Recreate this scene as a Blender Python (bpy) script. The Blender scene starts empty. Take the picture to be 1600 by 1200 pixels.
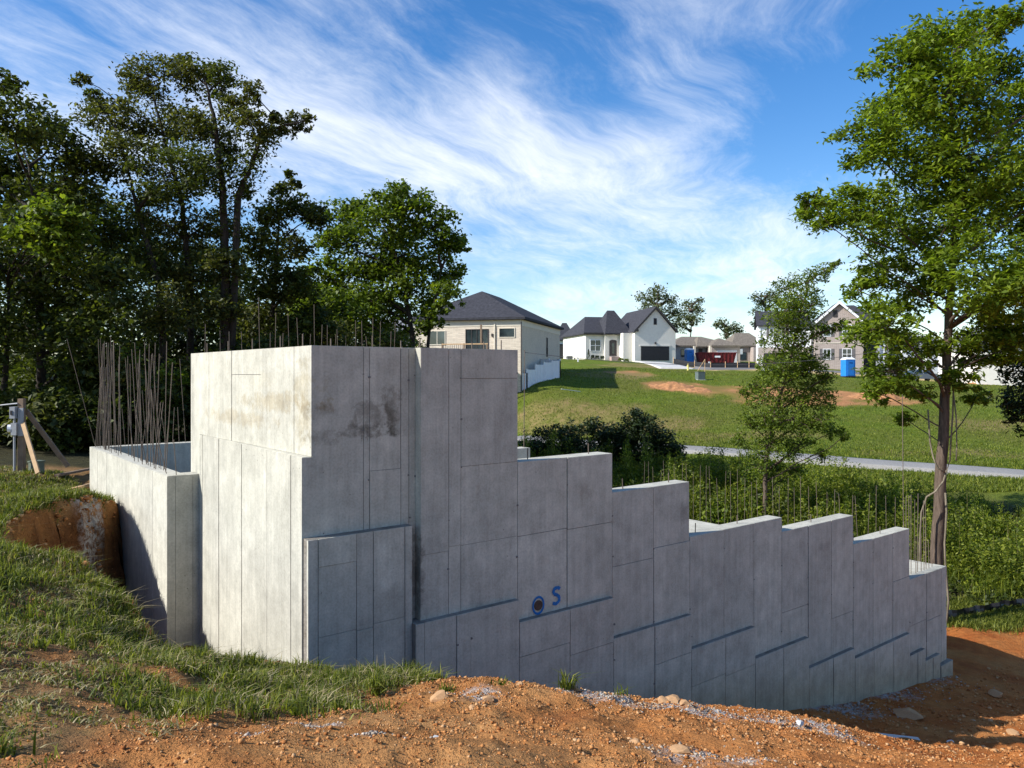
import bpy, math, random
import numpy as np
from mathutils import Vector, Matrix, noise as mnoise

random.seed(7)
RNG = np.random.default_rng(7)
SC = bpy.context.scene
COL = SC.collection

# ------------------------------------------------------------------ camera, world, sun, exposure
FW = np.array([.625, .7806]); FW /= np.linalg.norm(FW)      # viewing direction on the plan
RT = np.array([FW[1], -FW[0]])                               # to the right of it
cam = bpy.data.cameras.new('camera'); camo = bpy.data.objects.new('camera', cam); COL.objects.link(camo)
cam.sensor_width = 36; cam.lens = 27.0; cam.shift_y = -17 / 1600
cam.clip_start = .05; cam.clip_end = 3000
camo.location = (0, 0, 0)
camo.rotation_euler = (math.pi / 2, 0, math.atan2(-FW[0], FW[1]))
SC.camera = camo

SUN_L = Vector((1, -.37, -.74)).normalized()                 # the way the light travels
sun = bpy.data.lights.new('sun', 'SUN'); suno = bpy.data.objects.new('sun', sun); COL.objects.link(suno)
sun.energy = 3.2; sun.angle = math.radians(.5); sun.color = (1, .975, .93)
suno.rotation_euler = SUN_L.to_track_quat('-Z', 'Y').to_euler()
suno.location = (-30, 10, 40)

world = bpy.data.worlds.new('World'); SC.world = world; world.use_nodes = True
def build_world():
    nt = world.node_tree; N = nt.nodes; L = nt.links; N.clear()
    def n(t, **k):
        x = N.new(t)
        for a, b in k.items(): setattr(x, a, b)
        return x
    def val(x):
        v = n('ShaderNodeValue'); v.outputs[0].default_value = x; return v.outputs[0]
    def m(op, a, b=None, c=None, clamp=False):
        x = n('ShaderNodeMath', operation=op, use_clamp=clamp)
        for i, s in enumerate((a, b, c)):
            if s is None: continue
            if isinstance(s, (int, float)): x.inputs[i].default_value = s
            else: L.new(s, x.inputs[i])
        return x.outputs[0]
    sky = n('ShaderNodeTexSky', sky_type='NISHITA', sun_disc=False)
    s = -SUN_L
    sky.sun_elevation = math.asin(s.z); sky.sun_rotation = math.atan2(s.x, s.y)
    sky.altitude = 200; sky.air_density = 1.0; sky.dust_density = .55; sky.ozone_density = 2.2
    hs = n('ShaderNodeHueSaturation'); hs.inputs['Hue'].default_value = .506; hs.inputs['Saturation'].default_value = 1.36; hs.inputs['Value'].default_value = .72
    L.new(sky.outputs[0], hs.inputs['Color'])
    tc = n('ShaderNodeTexCoord'); sep = n('ShaderNodeSeparateXYZ'); L.new(tc.outputs['Generated'], sep.inputs[0])
    zz = m('MAXIMUM', sep.outputs[2], 0.0)
    den = m('ADD', zz, .11)
    cx = m('DIVIDE', sep.outputs[0], den); cy = m('DIVIDE', sep.outputs[1], den)
    # cloud sheet coordinates: A along the wind, B across it
    ang = math.radians(28)
    A = m('ADD', m('MULTIPLY', cx, math.cos(ang)), m('MULTIPLY', cy, math.sin(ang)))
    B = m('SUBTRACT', m('MULTIPLY', cy, math.cos(ang)), m('MULTIPLY', cx, math.sin(ang)))
    def comb(a, b, c=0.0):
        x = n('ShaderNodeCombineXYZ')
        for i, s in enumerate((a, b, c)):
            if isinstance(s, (int, float)): x.inputs[i].default_value = s
            else: L.new(s, x.inputs[i])
        return x.outputs[0]
    def noi(vec, scale, detail=6, rough=.55, dist=0.0):
        x = n('ShaderNodeTexNoise'); x.inputs['Scale'].default_value = scale; x.inputs['Detail'].default_value = detail
        x.inputs['Roughness'].default_value = rough; x.inputs['Distortion'].default_value = dist
        L.new(vec, x.inputs['Vector']); return x
    warp = noi(comb(cx, cy, 3.1), .75, 3, .5)
    wsep = n('ShaderNodeSeparateColor'); L.new(warp.outputs['Color'], wsep.inputs[0])
    wa = m('MULTIPLY', m('SUBTRACT', wsep.outputs[0], .5), 1.0); wb = m('MULTIPLY', m('SUBTRACT', wsep.outputs[1], .5), .9)
    A2 = m('ADD', A, wa); B2 = m('ADD', B, wb)
    streak = noi(comb(m('MULTIPLY', A2, .6), m('MULTIPLY', B2, 1.5), 5.0), 1.3, 12, .66, .0)
    puff = noi(comb(A2, B2, 9.0), .8, 12, .64, .0)
    fine = noi(comb(m('MULTIPLY', A2, 1.1), m('MULTIPLY', B2, 3.4), 1.0), 3.4, 9, .7, .0)
    cov = noi(comb(cx, cy, 12.0), .33, 2, .5)
    d = m('ADD', m('ADD', m('MULTIPLY', streak.outputs[0], .46), m('MULTIPLY', puff.outputs[0], .32)), m('MULTIPLY', fine.outputs[0], .22))
    # where the cirrus bank lies (directions on the sky)
    geo = tc.outputs['Generated']
    total = None
    for (px, py, wdt, amt) in CLOUD_BANKS:
        c = Vector((*(FW + RT * ((px - 800) / 1200)), -(py - 583) / 1200)).normalized()
        dp = n('ShaderNodeVectorMath', operation='DOT_PRODUCT'); L.new(geo, dp.inputs[0]); dp.inputs[1].default_value = c
        g = m('MULTIPLY', m('EXPONENT', m('MULTIPLY', m('SUBTRACT', dp.outputs['Value'], 1.0), 2 / (wdt * wdt))), amt)
        total = g if total is None else m('ADD', total, g)
    d = m('ADD', m('MULTIPLY', m('SUBTRACT', d, .5), 1.75), .47)
    total = m('MULTIPLY', total, .66)
    bias = m('ADD', m('ADD', total, .045), m('MULTIPLY', m('SUBTRACT', cov.outputs[0], .5), .22))
    t = m('ADD', d, bias)
    mr = n('ShaderNodeMapRange', interpolation_type='SMOOTHSTEP'); L.new(t, mr.inputs[0])
    mr.inputs[1].default_value = .43; mr.inputs[2].default_value = 1.10; mr.inputs[3].default_value = 0; mr.inputs[4].default_value = .94
    # thin veil towards the horizon
    hz = m('MULTIPLY', m('EXPONENT', m('MULTIPLY', zz, -10.0)), .22)
    fac = m('MAXIMUM', mr.outputs[0], hz, clamp=True)
    mix = n('ShaderNodeMix', data_type='RGBA'); L.new(fac, mix.inputs[0]); L.new(hs.outputs[0], mix.inputs[6])
    # denser cloud is a little greyer underneath
    cm = n('ShaderNodeMix', data_type='RGBA'); L.new(puff.outputs[0], cm.inputs[0])
    cm.inputs[6].default_value = (4.9, 5.0, 5.15, 1); cm.inputs[7].default_value = (4.0, 4.2, 4.5, 1)
    L.new(cm.outputs[2], mix.inputs[7])
    bg = n('ShaderNodeBackground'); bg.inputs[1].default_value = .118
    L.new(mix.outputs[2], bg.inputs[0])
    out = n('ShaderNodeOutputWorld'); L.new(bg.outputs[0], out.inputs[0])
CLOUD_BANKS = [(420, 170, .11, .15), (300, 40, .10, .12), (560, 235, .10, .16), (700, 255, .10, .16), (860, 265, .09, .13), (480, 60, .08, .08), (800, 190, .05, .06),
               (60, 70, .11, .08), (40, 250, .16, .10), (420, 330, .12, .13), (1050, 90, .17, .17), (1250, 50, .13, .14), (1000, 270, .07, .13), (1080, 250, .05, .10), (850, 400, .12, .12), (660, 330, .09, .08),
               (1150, 420, .14, .17), (1000, 440, .12, .16), (1290, 450, .12, .17), (900, 480, .10, .10), (1230, 330, .06, .06), (740, 60, .05, .05), (660, 40, .07, -.07), (620, 130, .05, -.10), (1120, 180, .06, -.06),
               (1330, 240, .08, -.14), (900, 180, .05, -.06), (1560, 60, .10, -.14), (130, 100, .05, -.08), (1480, 420, .1, .04), (700, 90, .06, -.08), (1290, 180, .10, -.10), (1420, 120, .12, -.10), (900, 130, .06, -.08), (950, 340, .05, -.07), (1150, 340, .05, -.05)]
build_world()
vs = SC.view_settings; vs.view_transform = 'Standard'; vs.look = 'None'; vs.exposure = 1.18; vs.gamma = 1; vs.use_curve_mapping = False
SC.cycles.max_bounces = 6; SC.cycles.transparent_max_bounces = 4

# ------------------------------------------------------------------ helpers
def at(px, py, D):
    """plan point and height seen at a place in the photograph, D metres away along the view"""
    p = (FW + RT * ((px - 800) / 1200)) * D
    return np.array([p[0], p[1], -(py - 583) / 1200 * D])
def ld(lat, D):
    p = FW * D + RT * lat
    return np.array([p[0], p[1]])

def mesh_np(name, V, Fq=None, Ft=None, smooth=False):
    me = bpy.data.meshes.new(name)
    V = np.asarray(V, dtype=np.float32).reshape(-1, 3)
    fs = []; sizes = []
    if Ft is not None and len(Ft): Ft = np.asarray(Ft, dtype=np.int32).reshape(-1, 3); fs.append(Ft.ravel()); sizes.append(np.full(len(Ft), 3, np.int32))
    if Fq is not None and len(Fq): Fq = np.asarray(Fq, dtype=np.int32).reshape(-1, 4); fs.append(Fq.ravel()); sizes.append(np.full(len(Fq), 4, np.int32))
    idx = np.concatenate(fs); sz = np.concatenate(sizes)
    me.vertices.add(len(V)); me.vertices.foreach_set('co', V.ravel())
    me.loops.add(len(idx)); me.loops.foreach_set('vertex_index', idx)
    me.polygons.add(len(sz))
    st = np.zeros(len(sz), np.int32); st[1:] = np.cumsum(sz)[:-1]
    me.polygons.foreach_set('loop_start', st)
    try: me.polygons.foreach_set('loop_total', sz)
    except Exception: pass
    if smooth: me.polygons.foreach_set('use_smooth', np.ones(len(sz), bool))
    me.update(calc_edges=True)
    return me

def link(name, me, mat=None, parent=None, loc=None):
    o = bpy.data.objects.new(name, me); COL.objects.link(o)
    if mat is not None and me is not None and not me.materials: me.materials.append(mat)
    if parent is not None: o.parent = parent
    if loc is not None: o.location = loc
    return o
def tag(o, label=None, cat=None, group=None, kind=None):
    if label: o['label'] = label
    if cat: o['category'] = cat
    if group: o['group'] = group
    if kind: o['kind'] = kind
    return o
def empty(name, loc=(0, 0, 0), rz=0.0):
    o = bpy.data.objects.new(name, None); COL.objects.link(o); o.location = loc; o.rotation_euler = (0, 0, rz); o.empty_display_size = .2
    return o
def copy_thing(src, loc, rz=None):
    def cp(o, par):
        c = o.copy(); COL.objects.link(c); c.parent = par
        for ch in list(o.children): cp(ch, c)
        return c
    r = cp(src, None); r.location = loc
    if rz is not None: r.rotation_euler = (0, 0, rz)
    return r

class MB:
    """collects polygons for one mesh"""
    def __init__(s): s.v = []; s.f = []
    def poly(s, pts):
        k = len(s.v); s.v += [tuple(p) for p in pts]; s.f.append(tuple(range(k, k + len(pts)))); return s
    def hexa(s, p):
        """8 corners: bottom 4 counter-clockwise, then top 4"""
        k = len(s.v); s.v += [tuple(q) for q in p]
        for a in ((3, 2, 1, 0), (4, 5, 6, 7), (0, 1, 5, 4), (1, 2, 6, 5), (2, 3, 7, 6), (3, 0, 4, 7)): s.f.append(tuple(k + i for i in a))
        return s
    def box(s, x0, x1, y0, y1, z0, z1):
        return s.hexa([(x0, y0, z0), (x1, y0, z0), (x1, y1, z0), (x0, y1, z0), (x0, y0, z1), (x1, y0, z1), (x1, y1, z1), (x0, y1, z1)])
    def prism(s, ring, h):
        """ring of 3D points, pushed along vector h"""
        k = len(s.v); n = len(ring); h = Vector(h)
        s.v += [tuple(p) for p in ring]; s.v += [tuple(Vector(p) + h) for p in ring]
        s.f.append(tuple(k + i for i in range(n - 1, -1, -1))); s.f.append(tuple(k + n + i for i in range(n)))
        for i in range(n): j = (i + 1) % n; s.f.append((k + i, k + j, k + n + j, k + n + i))
        return s
    def tube(s, pts, rad, n=6, cap=True):
        pts = [Vector(p) for p in pts]
        if not hasattr(rad, '__len__'): rad = [rad] * len(pts)
        k = len(s.v); up = Vector((0, 0, 1))
        for i, p in enumerate(pts):
            d = (pts[min(i + 1, len(pts) - 1)] - pts[max(i - 1, 0)]).normalized()
            u = d.cross(up if abs(d.z) < .9 else Vector((1, 0, 0))).normalized(); w = d.cross(u).normalized()
            for j in range(n):
                a = 2 * math.pi * j / n; s.v.append(tuple(p + (u * math.cos(a) + w * math.sin(a)) * rad[i]))
        for i in range(len(pts) - 1):
            for j in range(n):
                a = k + i * n + j; b = k + i * n + (j + 1) % n; s.f.append((a, b, b + n, a + n))
        if cap:
            s.f.append(tuple(k + j for j in range(n - 1, -1, -1))); s.f.append(tuple(k + (len(pts) - 1) * n + j for j in range(n)))
        return s
    def mesh(s, name, smooth=False):
        me = bpy.data.meshes.new(name); me.from_pydata(s.v, [], s.f)
        if smooth: me.polygons.foreach_set('use_smooth', [True] * len(me.polygons))
        me.update(); return me
    def build(s, name, mat, parent=None, smooth=False, loc=None, fix=False):
        me = s.mesh(name, smooth)
        if fix:
            import bmesh
            b = bmesh.new(); b.from_mesh(me); bmesh.ops.recalc_face_normals(b, faces=b.faces); b.to_mesh(me); b.free()
        return link(name, me, mat, parent, loc)

def fbm(x, y, s, o=4, seed=0.0):
    """value noise on arrays"""
    out = np.zeros_like(x, dtype=float); amp = 1; tot = 0
    for k in range(o):
        xs = x * s + seed * 17.3 + k * 31.7; ys = y * s + seed * 9.1 + k * 11.9
        xi = np.floor(xs); yi = np.floor(ys); fx = xs - xi; fy = ys - yi
        fx = fx * fx * (3 - 2 * fx); fy = fy * fy * (3 - 2 * fy)
        def h(a, b):
            v = np.sin(a * 127.1 + b * 311.7 + 7.7) * 43758.5453; return v - np.floor(v)
        n = h(xi, yi) * (1 - fx) * (1 - fy) + h(xi + 1, yi) * fx * (1 - fy) + h(xi, yi + 1) * (1 - fx) * fy + h(xi + 1, yi + 1) * fx * fy
        out += amp * n; tot += amp; amp *= .5; s *= 2.03
    return out / tot
def sstep(a, b, x):
    t = np.clip((x - a) / (b - a), 0, 1); return t * t * (3 - 2 * t)

# ------------------------------------------------------------------ materials
class Mat:
    def __init__(s, name, rough=.8, spec=.3):
        s.m = bpy.data.materials.new(name); s.m.use_nodes = True; s.N = s.m.node_tree.nodes; s.L = s.m.node_tree.links
        s.b = s.N['Principled BSDF']; s.b.inputs['Roughness'].default_value = rough
        s.b.inputs['Specular IOR Level'].default_value = spec
        s.tc = None
    def n(s, t, **k):
        x = s.N.new(t)
        for a, b in k.items(): setattr(x, a, b)
        return x
    def coord(s, kind='Object'):
        if s.tc is None: s.tc = s.n('ShaderNodeTexCoord')
        return s.tc.outputs[kind]
    def pos(s):
        return s.n('ShaderNodeNewGeometry').outputs['Position']
    def mapped(s, vec, scale):
        x = s.n('ShaderNodeMapping'); x.inputs['Scale'].default_value = scale; s.L.new(vec, x.inputs['Vector']); return x.outputs[0]
    def noise(s, vec, scale, detail=5, rough=.55, dist=0):
        x = s.n('ShaderNodeTexNoise'); x.inputs['Scale'].default_value = scale; x.inputs['Detail'].default_value = detail
        x.inputs['Roughness'].default_value = rough; x.inputs['Distortion'].default_value = dist
        s.L.new(vec, x.inputs['Vector']); return x.outputs[0]
    def ramp(s, fac, stops, interp='LINEAR'):
        x = s.n('ShaderNodeValToRGB'); x.color_ramp.interpolation = interp
        e = x.color_ramp.elements
        while len(e) < len(stops): e.new(.5)
        for i, (p, c) in enumerate(stops):
            e[i].position = p; e[i].color = (*c, 1) if hasattr(c, '__len__') else (c, c, c, 1)
        s.L.new(fac, x.inputs[0]); return x.outputs[0]
    def mix(s, fac, a, b, mode='MIX'):
        x = s.n('ShaderNodeMix', data_type='RGBA', blend_type=mode)
        for i, v in ((0, fac), (6, a), (7, b)):
            if isinstance(v, (int, float)): x.inputs[i].default_value = v
            elif isinstance(v, tuple): x.inputs[i].default_value = (*v, 1)
            else: s.L.new(v, x.inputs[i])
        return x.outputs[2]
    def math(s, op, a, b=0.0, clamp=False):
        x = s.n('ShaderNodeMath', operation=op, use_clamp=clamp)
        for i, v in ((0, a), (1, b)):
            if isinstance(v, (int, float)): x.inputs[i].default_value = v
            else: s.L.new(v, x.inputs[i])
        return x.outputs[0]
    def attr(s, name):
        return s.n('ShaderNodeAttribute', attribute_name=name).outputs['Fac']
    def color(s, c):
        if isinstance(c, tuple): s.b.inputs['Base Color'].default_value = (*c, 1)
        else: s.L.new(c, s.b.inputs['Base Color'])
        return s
    def bump(s, h, strength=.4, dist=.02, prev=None):
        x = s.n('ShaderNodeBump'); x.inputs['Strength'].default_value = strength; x.inputs['Distance'].default_value = dist
        s.L.new(h, x.inputs['Height'])
        if prev is not None: s.L.new(prev, x.inputs['Normal'])
        s.L.new(x.outputs[0], s.b.inputs['Normal']); return x.outputs[0]
MC = {}
def simple(name, c, rough=.7, var=.25, scale=6.0, bump=0.0, metal=0.0, spec=.3):
    if name in MC: return MC[name]
    M = Mat(name, rough, spec); v = M.coord()
    n1 = M.noise(v, scale, 5, .6); lo = tuple(x * (1 - var) for x in c); hi = tuple(min(1, x * (1 + var * .6)) for x in c)
    M.color(M.ramp(n1, [(.3, lo), (.7, hi)])); M.b.inputs['Metallic'].default_value = metal
    if bump: M.bump(M.noise(v, scale * 6, 4), bump, .01)
    MC[name] = M.m; return M.m

def concrete_mat(name, base, brown):
    M = Mat(name, .88, .25); P = M.pos()
    oi = M.n('ShaderNodeObjectInfo')
    big = M.noise(P, .9, 6, .6, .3); mid = M.noise(P, 4.0, 6, .62); fine = M.noise(P, 38, 4, .6)
    grain = M.noise(M.mapped(P, (16, 16, .9)), 1.0, 5, .6)
    c = M.ramp(big, [(.25, tuple(x * .82 for x in base)), (.5, base), (.75, tuple(min(1, x * 1.10) for x in base))])
    c = M.mix(.62, c, M.ramp(mid, [(.3, (.62, .62, .61)), (.7, (1.08, 1.08, 1.08))]), 'MULTIPLY')
    c = M.mix(.55, c, M.ramp(grain, [(.3, (.74, .74, .74)), (.65, (1.04, 1.04, 1.03))]), 'MULTIPLY')
    c = M.mix(.5, c, M.ramp(fine, [(.32, (.70, .70, .70)), (.6, (1.05, 1.05, 1.05))]), 'MULTIPLY')
    # each panel set a bit lighter or darker by its own form
    c = M.mix(1.0, c, M.ramp(oi.outputs['Random'], [(0, (.93, .93, .935)), (.5, (.98, .98, .98)), (1, (1.03, 1.028, 1.02))]), 'MULTIPLY')
    # bug holes
    vo = M.n('ShaderNodeTexVoronoi'); vo.inputs['Scale'].default_value = 9; M.L.new(P, vo.inputs['Vector'])
    hs = M.noise(P, 2.2, 2, .5)
    rad = M.math('MULTIPLY', M.ramp(hs, [(.40, 0), (.70, 1)]), .10)
    hole = M.math('LESS_THAN', vo.outputs['Distance'], rad)
    c = M.mix(M.math('MULTIPLY', hole, .8), c, tuple(x * .3 for x in base))
    # damp stains and other darker or lighter patches: place x-range, z-range, noise
    sep = M.n('ShaderNodeSeparateXYZ'); M.L.new(P, sep.inputs[0])
    st = None
    edge = M.noise(P, 5.5, 9, .72, .3)
    for (axis, u, z, su, sz, amt, tint, lo) in STAINS:
        du = M.math('DIVIDE', M.math('SUBTRACT', sep.outputs[axis], u), su); dz = M.math('DIVIDE', M.math('SUBTRACT', sep.outputs[2], z), sz)
        r2 = M.math('ADD', M.math('MULTIPLY', du, du), M.math('MULTIPLY', dz, dz))
        e = M.math('ADD', M.math('SUBTRACT', 1.0, r2), M.math('MULTIPLY', M.math('SUBTRACT', edge, .5), 5.0))
        k = M.ramp(e, [(.15, 0), (.6, amt * .6), (1, amt)])
        # only on that wall
        other = M.math('SUBTRACT', sep.outputs[1 - axis], lo)
        k = M.math('MULTIPLY', k, M.math('LESS_THAN', M.math('ABSOLUTE', other), .28))
        c = M.mix(k, c, tint, 'MULTIPLY')
    # mud splashed up from the soil along the foot of the wall
    zb = M.math('SUBTRACT', -5.55, M.math('MULTIPLY', M.math('SUBTRACT', sep.outputs[0], 10.0), .175))
    mk = M.math('SUBTRACT', 1.0, M.math('DIVIDE', M.math('SUBTRACT', sep.outputs[2], zb), .75))
    mk = M.ramp(M.math('ADD', mk, M.math('MULTIPLY', M.math('SUBTRACT', edge, .5), .8)), [(.05, 0), (1, .8)])
    mk = M.math('MULTIPLY', mk, M.math('LESS_THAN', sep.outputs[1], 8.3))
    c = M.mix(mk, c, (.80, .70, .54), 'MULTIPLY')
    M.color(c)
    b = M.bump(M.math('ADD', M.math('MULTIPLY', mid, .5), M.math('MULTIPLY', grain, .5)), .25, .02)
    M.bump(fine, .35, .006, b)
    return M.m
STAINS = [(0, 4.50, -.56, .34, .30, .85, (.52, .50, .48), 8.3), (0, 4.74, -.42, .16, .36, .9, (.55, .53, .50), 8.3),
          (0, 4.45, -.70, .5, .10, .7, (.55, .54, .52), 8.3), (0, 3.92, -.74, .26, .11, .7, (.55, .54, .52), 8.3), (0, 3.8, -.45, .22, .10, .5, (.6, .58, .56), 8.3),
          (0, 5.04, -2.5, .11, .65, .9, (.50, .48, .47), 8.24), (0, 4.62, -2.4, .2, .5, .5, (1.25, 1.25, 1.25), 8.17),  # darker strip in the channel beside the lower left block, lighter patch on it
          (1, 9.5, -.36, 1.3, .16, .7, (.76, .68, .55), 3.7), (1, 10.8, -.62, 1.7, .13, .65, (.78, .70, .58), 3.7), (1, 8.55, -.35, .28, .6, .65, (.78, .71, .58), 3.7),
          (1, 9.8, -.1, .5, .16, .3, (.86, .80, .68), 3.7), (0, 10.2, -2.35, .14, .22, .6, (.6, .58, .57), 8.175), (0, 7.9, -1.75, .2, .18, .4, (.7, .68, .66), 8.175),
          (0, 14.6, -3.5, .3, .12, .5, (.75, .74, .74), 8.175)]
M_CON = concrete_mat('cast_concrete', (.545, .522, .435), False)
def ledge_mat():
    M = Mat('dusty_shaded_concrete', .95, .1); P = M.pos(); a = M.noise(P, 3.0, 6, .7); b_ = M.noise(P, 16, 5, .7)  # ledge dirt and the ledge's shadow line, both painted into this dark tone
    c = M.ramp(a, [(.3, (.16, .135, .105)), (.5, (.25, .225, .19)), (.7, (.33, .305, .265))]); M.color(M.mix(.4, c, M.ramp(b_, [(.35, .55), (.65, 1.1)]), 'MULTIPLY')); M.bump(b_, .8, .03); return M.m
M_LEDGE = ledge_mat()
M_CORE = simple('concrete_joint', (.20, .19, .175), .95, .3, 10)
def leaf_mat(name, c1, c2, trans=.35):
    M = Mat(name, .55, .35)
    g = M.n('ShaderNodeNewGeometry')
    col = M.ramp(g.outputs['Random Per Island'], [(0, tuple(x * .62 for x in c1)), (.45, c1), (.85, c2), (1, tuple(min(1, x * 1.25) for x in c2))])
    M.color(col)
    tr = M.n('ShaderNodeBsdfTranslucent'); M.L.new(M.mix(1.0, col, (1.15, 1.2, .5), 'MULTIPLY'), tr.inputs['Color'])
    ms = M.n('ShaderNodeMixShader'); ms.inputs[0].default_value = trans
    M.L.new(M.b.outputs[0], ms.inputs[1]); M.L.new(tr.outputs[0], ms.inputs[2])
    M.L.new(ms.outputs[0], M.N['Material Output'].inputs[0]); return M.m
def bark_mat(name, c):
    M = Mat(name, .92, .15); P = M.pos()
    v = M.noise(M.mapped(P, (14, 14, 2.2)), 1.0, 6, .65, .6)
    M.color(M.ramp(v, [(.3, tuple(x * .4 for x in c)), (.6, c), (.8, tuple(x * 1.5 for x in c))])); M.bump(v, .9, .03); return M.m
M_BARK = bark_mat('bark_brown', (.13, .095, .07)); M_BARKD = bark_mat('bark_dark', (.055, .045, .035)); M_VINE = bark_mat('vine_bark', (.24, .2, .14))
L_RIGHT = leaf_mat('leaf_walnut', (.122, .185, .016), (.235, .305, .032), .55)
L_SMALL = leaf_mat('leaf_elm', (.11, .165, .020), (.21, .265, .036), .52)
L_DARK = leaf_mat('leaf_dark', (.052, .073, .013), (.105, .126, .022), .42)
L_OLIVE = leaf_mat('leaf_olive', (.07, .084, .019), (.145, .148, .038), .42)
L_BUSH = leaf_mat('leaf_maple', (.075, .122, .011), (.165, .215, .023), .48)
L_LIME = leaf_mat('leaf_lime', (.10, .15, .016), (.20, .25, .028), .5)
L_FAR = leaf_mat('leaf_far_haze', (.10, .13, .055), (.17, .19, .09), .35)  # paler than near leaves: air haze mixed into the colour
L_WEED = leaf_mat('leaf_weed', (.115, .165, .016), (.27, .30, .036), .55)
L_WEEDM = leaf_mat('leaf_weed_mid', (.11, .15, .014), (.23, .255, .03), .54)
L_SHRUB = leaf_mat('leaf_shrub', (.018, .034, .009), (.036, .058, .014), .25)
M_GRASS = leaf_mat('grass_blade', (.10, .132, .012), (.24, .25, .042), .42)
L_LAWN = leaf_mat('lawn_blade', (.12, .165, .013), (.23, .25, .034), .45)
M_DRY = leaf_mat('dry_blade', (.27, .215, .10), (.42, .36, .19), .3)
M_STEEL = simple('rusty_rebar', (.145, .112, .085), .75, .4, 9, .3)
M_WOOD = simple('raw_lumber', (.50, .33, .18), .8, .25, 5)
M_WOODD = simple('weathered_lumber', (.22, .155, .105), .85, .3, 5)
M_GREY = simple('grey_metal', (.30, .31, .32), .5, .15, 4)
M_WHITE = simple('white_vinyl', (.80, .81, .82), .45, .05, 2)
M_ROOF = None
def roof_mat(name, c):
    M = Mat(name, .93, .15); P = M.pos()
    n1 = M.noise(P, 3.5, 4, .7); row = M.n('ShaderNodeTexWave', wave_type='BANDS', bands_direction='Z'); row.inputs['Scale'].default_value = 1.9
    row.inputs['Distortion'].default_value = .6; M.L.new(P, row.inputs['Vector'])
    c0 = M.ramp(n1, [(.3, tuple(x * .65 for x in c)), (.7, tuple(x * 1.4 for x in c))])
    M.color(M.mix(.35, c0, M.ramp(row.outputs[0], [(.2, .6), (.6, 1.15)]), 'MULTIPLY')); return M.m
M_ROOF = roof_mat('dark_shingle', (.045, .045, .052)); M_ROOFB = roof_mat('brown_shingle', (.17, .145, .115)); M_ROOFG = roof_mat('grey_shingle', (.22, .22, .23))
def brick_mat(name, c, mortar, sc=4.0):
    M = Mat(name, .9, .2); P = M.pos()
    s = M.n('ShaderNodeSeparateXYZ'); M.L.new(P, s.inputs[0])
    cb = M.n('ShaderNodeCombineXYZ'); M.L.new(M.math('ADD', s.outputs[0], s.outputs[1]), cb.inputs[0]); M.L.new(s.outputs[2], cb.inputs[1])
    b = M.n('ShaderNodeTexBrick'); b.inputs['Scale'].default_value = sc; b.inputs['Mortar Size'].default_value = .018
    b.inputs['Color1'].default_value = (*tuple(x * .82 for x in c), 1); b.inputs['Color2'].default_value = (*tuple(min(1, x * 1.12) for x in c), 1)
    b.inputs['Mortar'].default_value = (*mortar, 1); M.L.new(cb.outputs[0], b.inputs['Vector'])
    M.color(M.mix(.3, b.outputs[0], M.ramp(M.noise(P, .7, 4), [(.3, .75), (.7, 1.1)]), 'MULTIPLY')); return M.m
M_BRC = brick_mat('cream_brick', (.62, .53, .41), (.66, .6, .5)); M_BRG = brick_mat('taupe_brick', (.36, .29, .25), (.48, .43, .39)); M_BRW = simple('white_painted_brick', (.74, .70, .62), .85, .06, 3)
M_SIDW = simple('white_siding', (.78, .79, .80), .6, .05, 2); M_SIDG = simple('grey_siding', (.30, .31, .33), .7, .12, 2); M_TRIM = simple('cream_trim', (.66, .60, .48), .6, .06, 2)
M_DARKT = simple('dark_trim', (.05, .045, .042), .5, .2, 3); M_BLACK = simple('black_panel', (.022, .022, .025), .5, .2, 3); M_PALE = simple('pale_door', (.55, .56, .58), .55, .06, 3)
def glass_mat():
    M = Mat('window_glass', .06, .9); M.color(M.ramp(M.noise(M.pos(), .5, 2), [(.35, (.015, .022, .024)), (.7, (.06, .085, .09))])); return M.m
M_GLASS = glass_mat()

# ------------------------------------------------------------------ terrain
CP = []
def cp(px, py, D): CP.append(at(px, py, D))
def cw(x, y, z): CP.append(np.array([x, y, z], float))
cw(0, 0, -1.62); cw(-1.5, 1.5, -1.62); cw(1.2, -1.5, -1.75); cw(-3, -2, -1.6)
cp(800, 1200, 3.55); cp(0, 1200, 3.35); cp(350, 1200, 3.4); cp(1140, 1200, 4.3); cp(1600, 1200, 6.0)
cp(0, 1080, 4.5); cp(0, 1000, 5.6); cp(0, 920, 7.2); cp(0, 858, 8.9); cp(110, 905, 8.3); cp(190, 950, 8.0); cp(214, 990, 7.6)
cp(200, 1090, 5.0); cp(260, 1022, 7.4); cp(300, 1036, 7.2); cp(400, 1058, 6.9); cp(480, 1074, 6.7); cp(560, 1080, 6.6); cp(640, 1078, 6.6); cp(720, 1072, 6.7); cp(900, 1079, 7.0); cp(1030, 1093, 7.7); cp(1140, 1107, 8.6)
cp(700, 1130, 4.8); cp(1000, 1150, 5.2); cp(450, 1120, 4.8); cp(1250, 1150, 6.7); cp(1400, 1170, 7.4)
cw(8.8, 6.35, -4.75); cw(11.4, 5.6, -5.47); cw(15.6, 5.05, -6.5); cw(25.2, 8.06, -8.05); cw(25, 10, -7.9); cw(20.5, 7.7, -7.5); cw(18.2, 7.7, -7.2); cw(15, 7.6, -6.75); cw(12, 7.5, -6.1); cw(10, 7.6, -5.75)
cw(8, 7.7, -5.3); cw(20, 3, -7.5); cw(14, 1, -5.9); cw(28, 2, -8.6); cw(8, -2, -4.0); cw(7, 2.5, -3.5)
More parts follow.
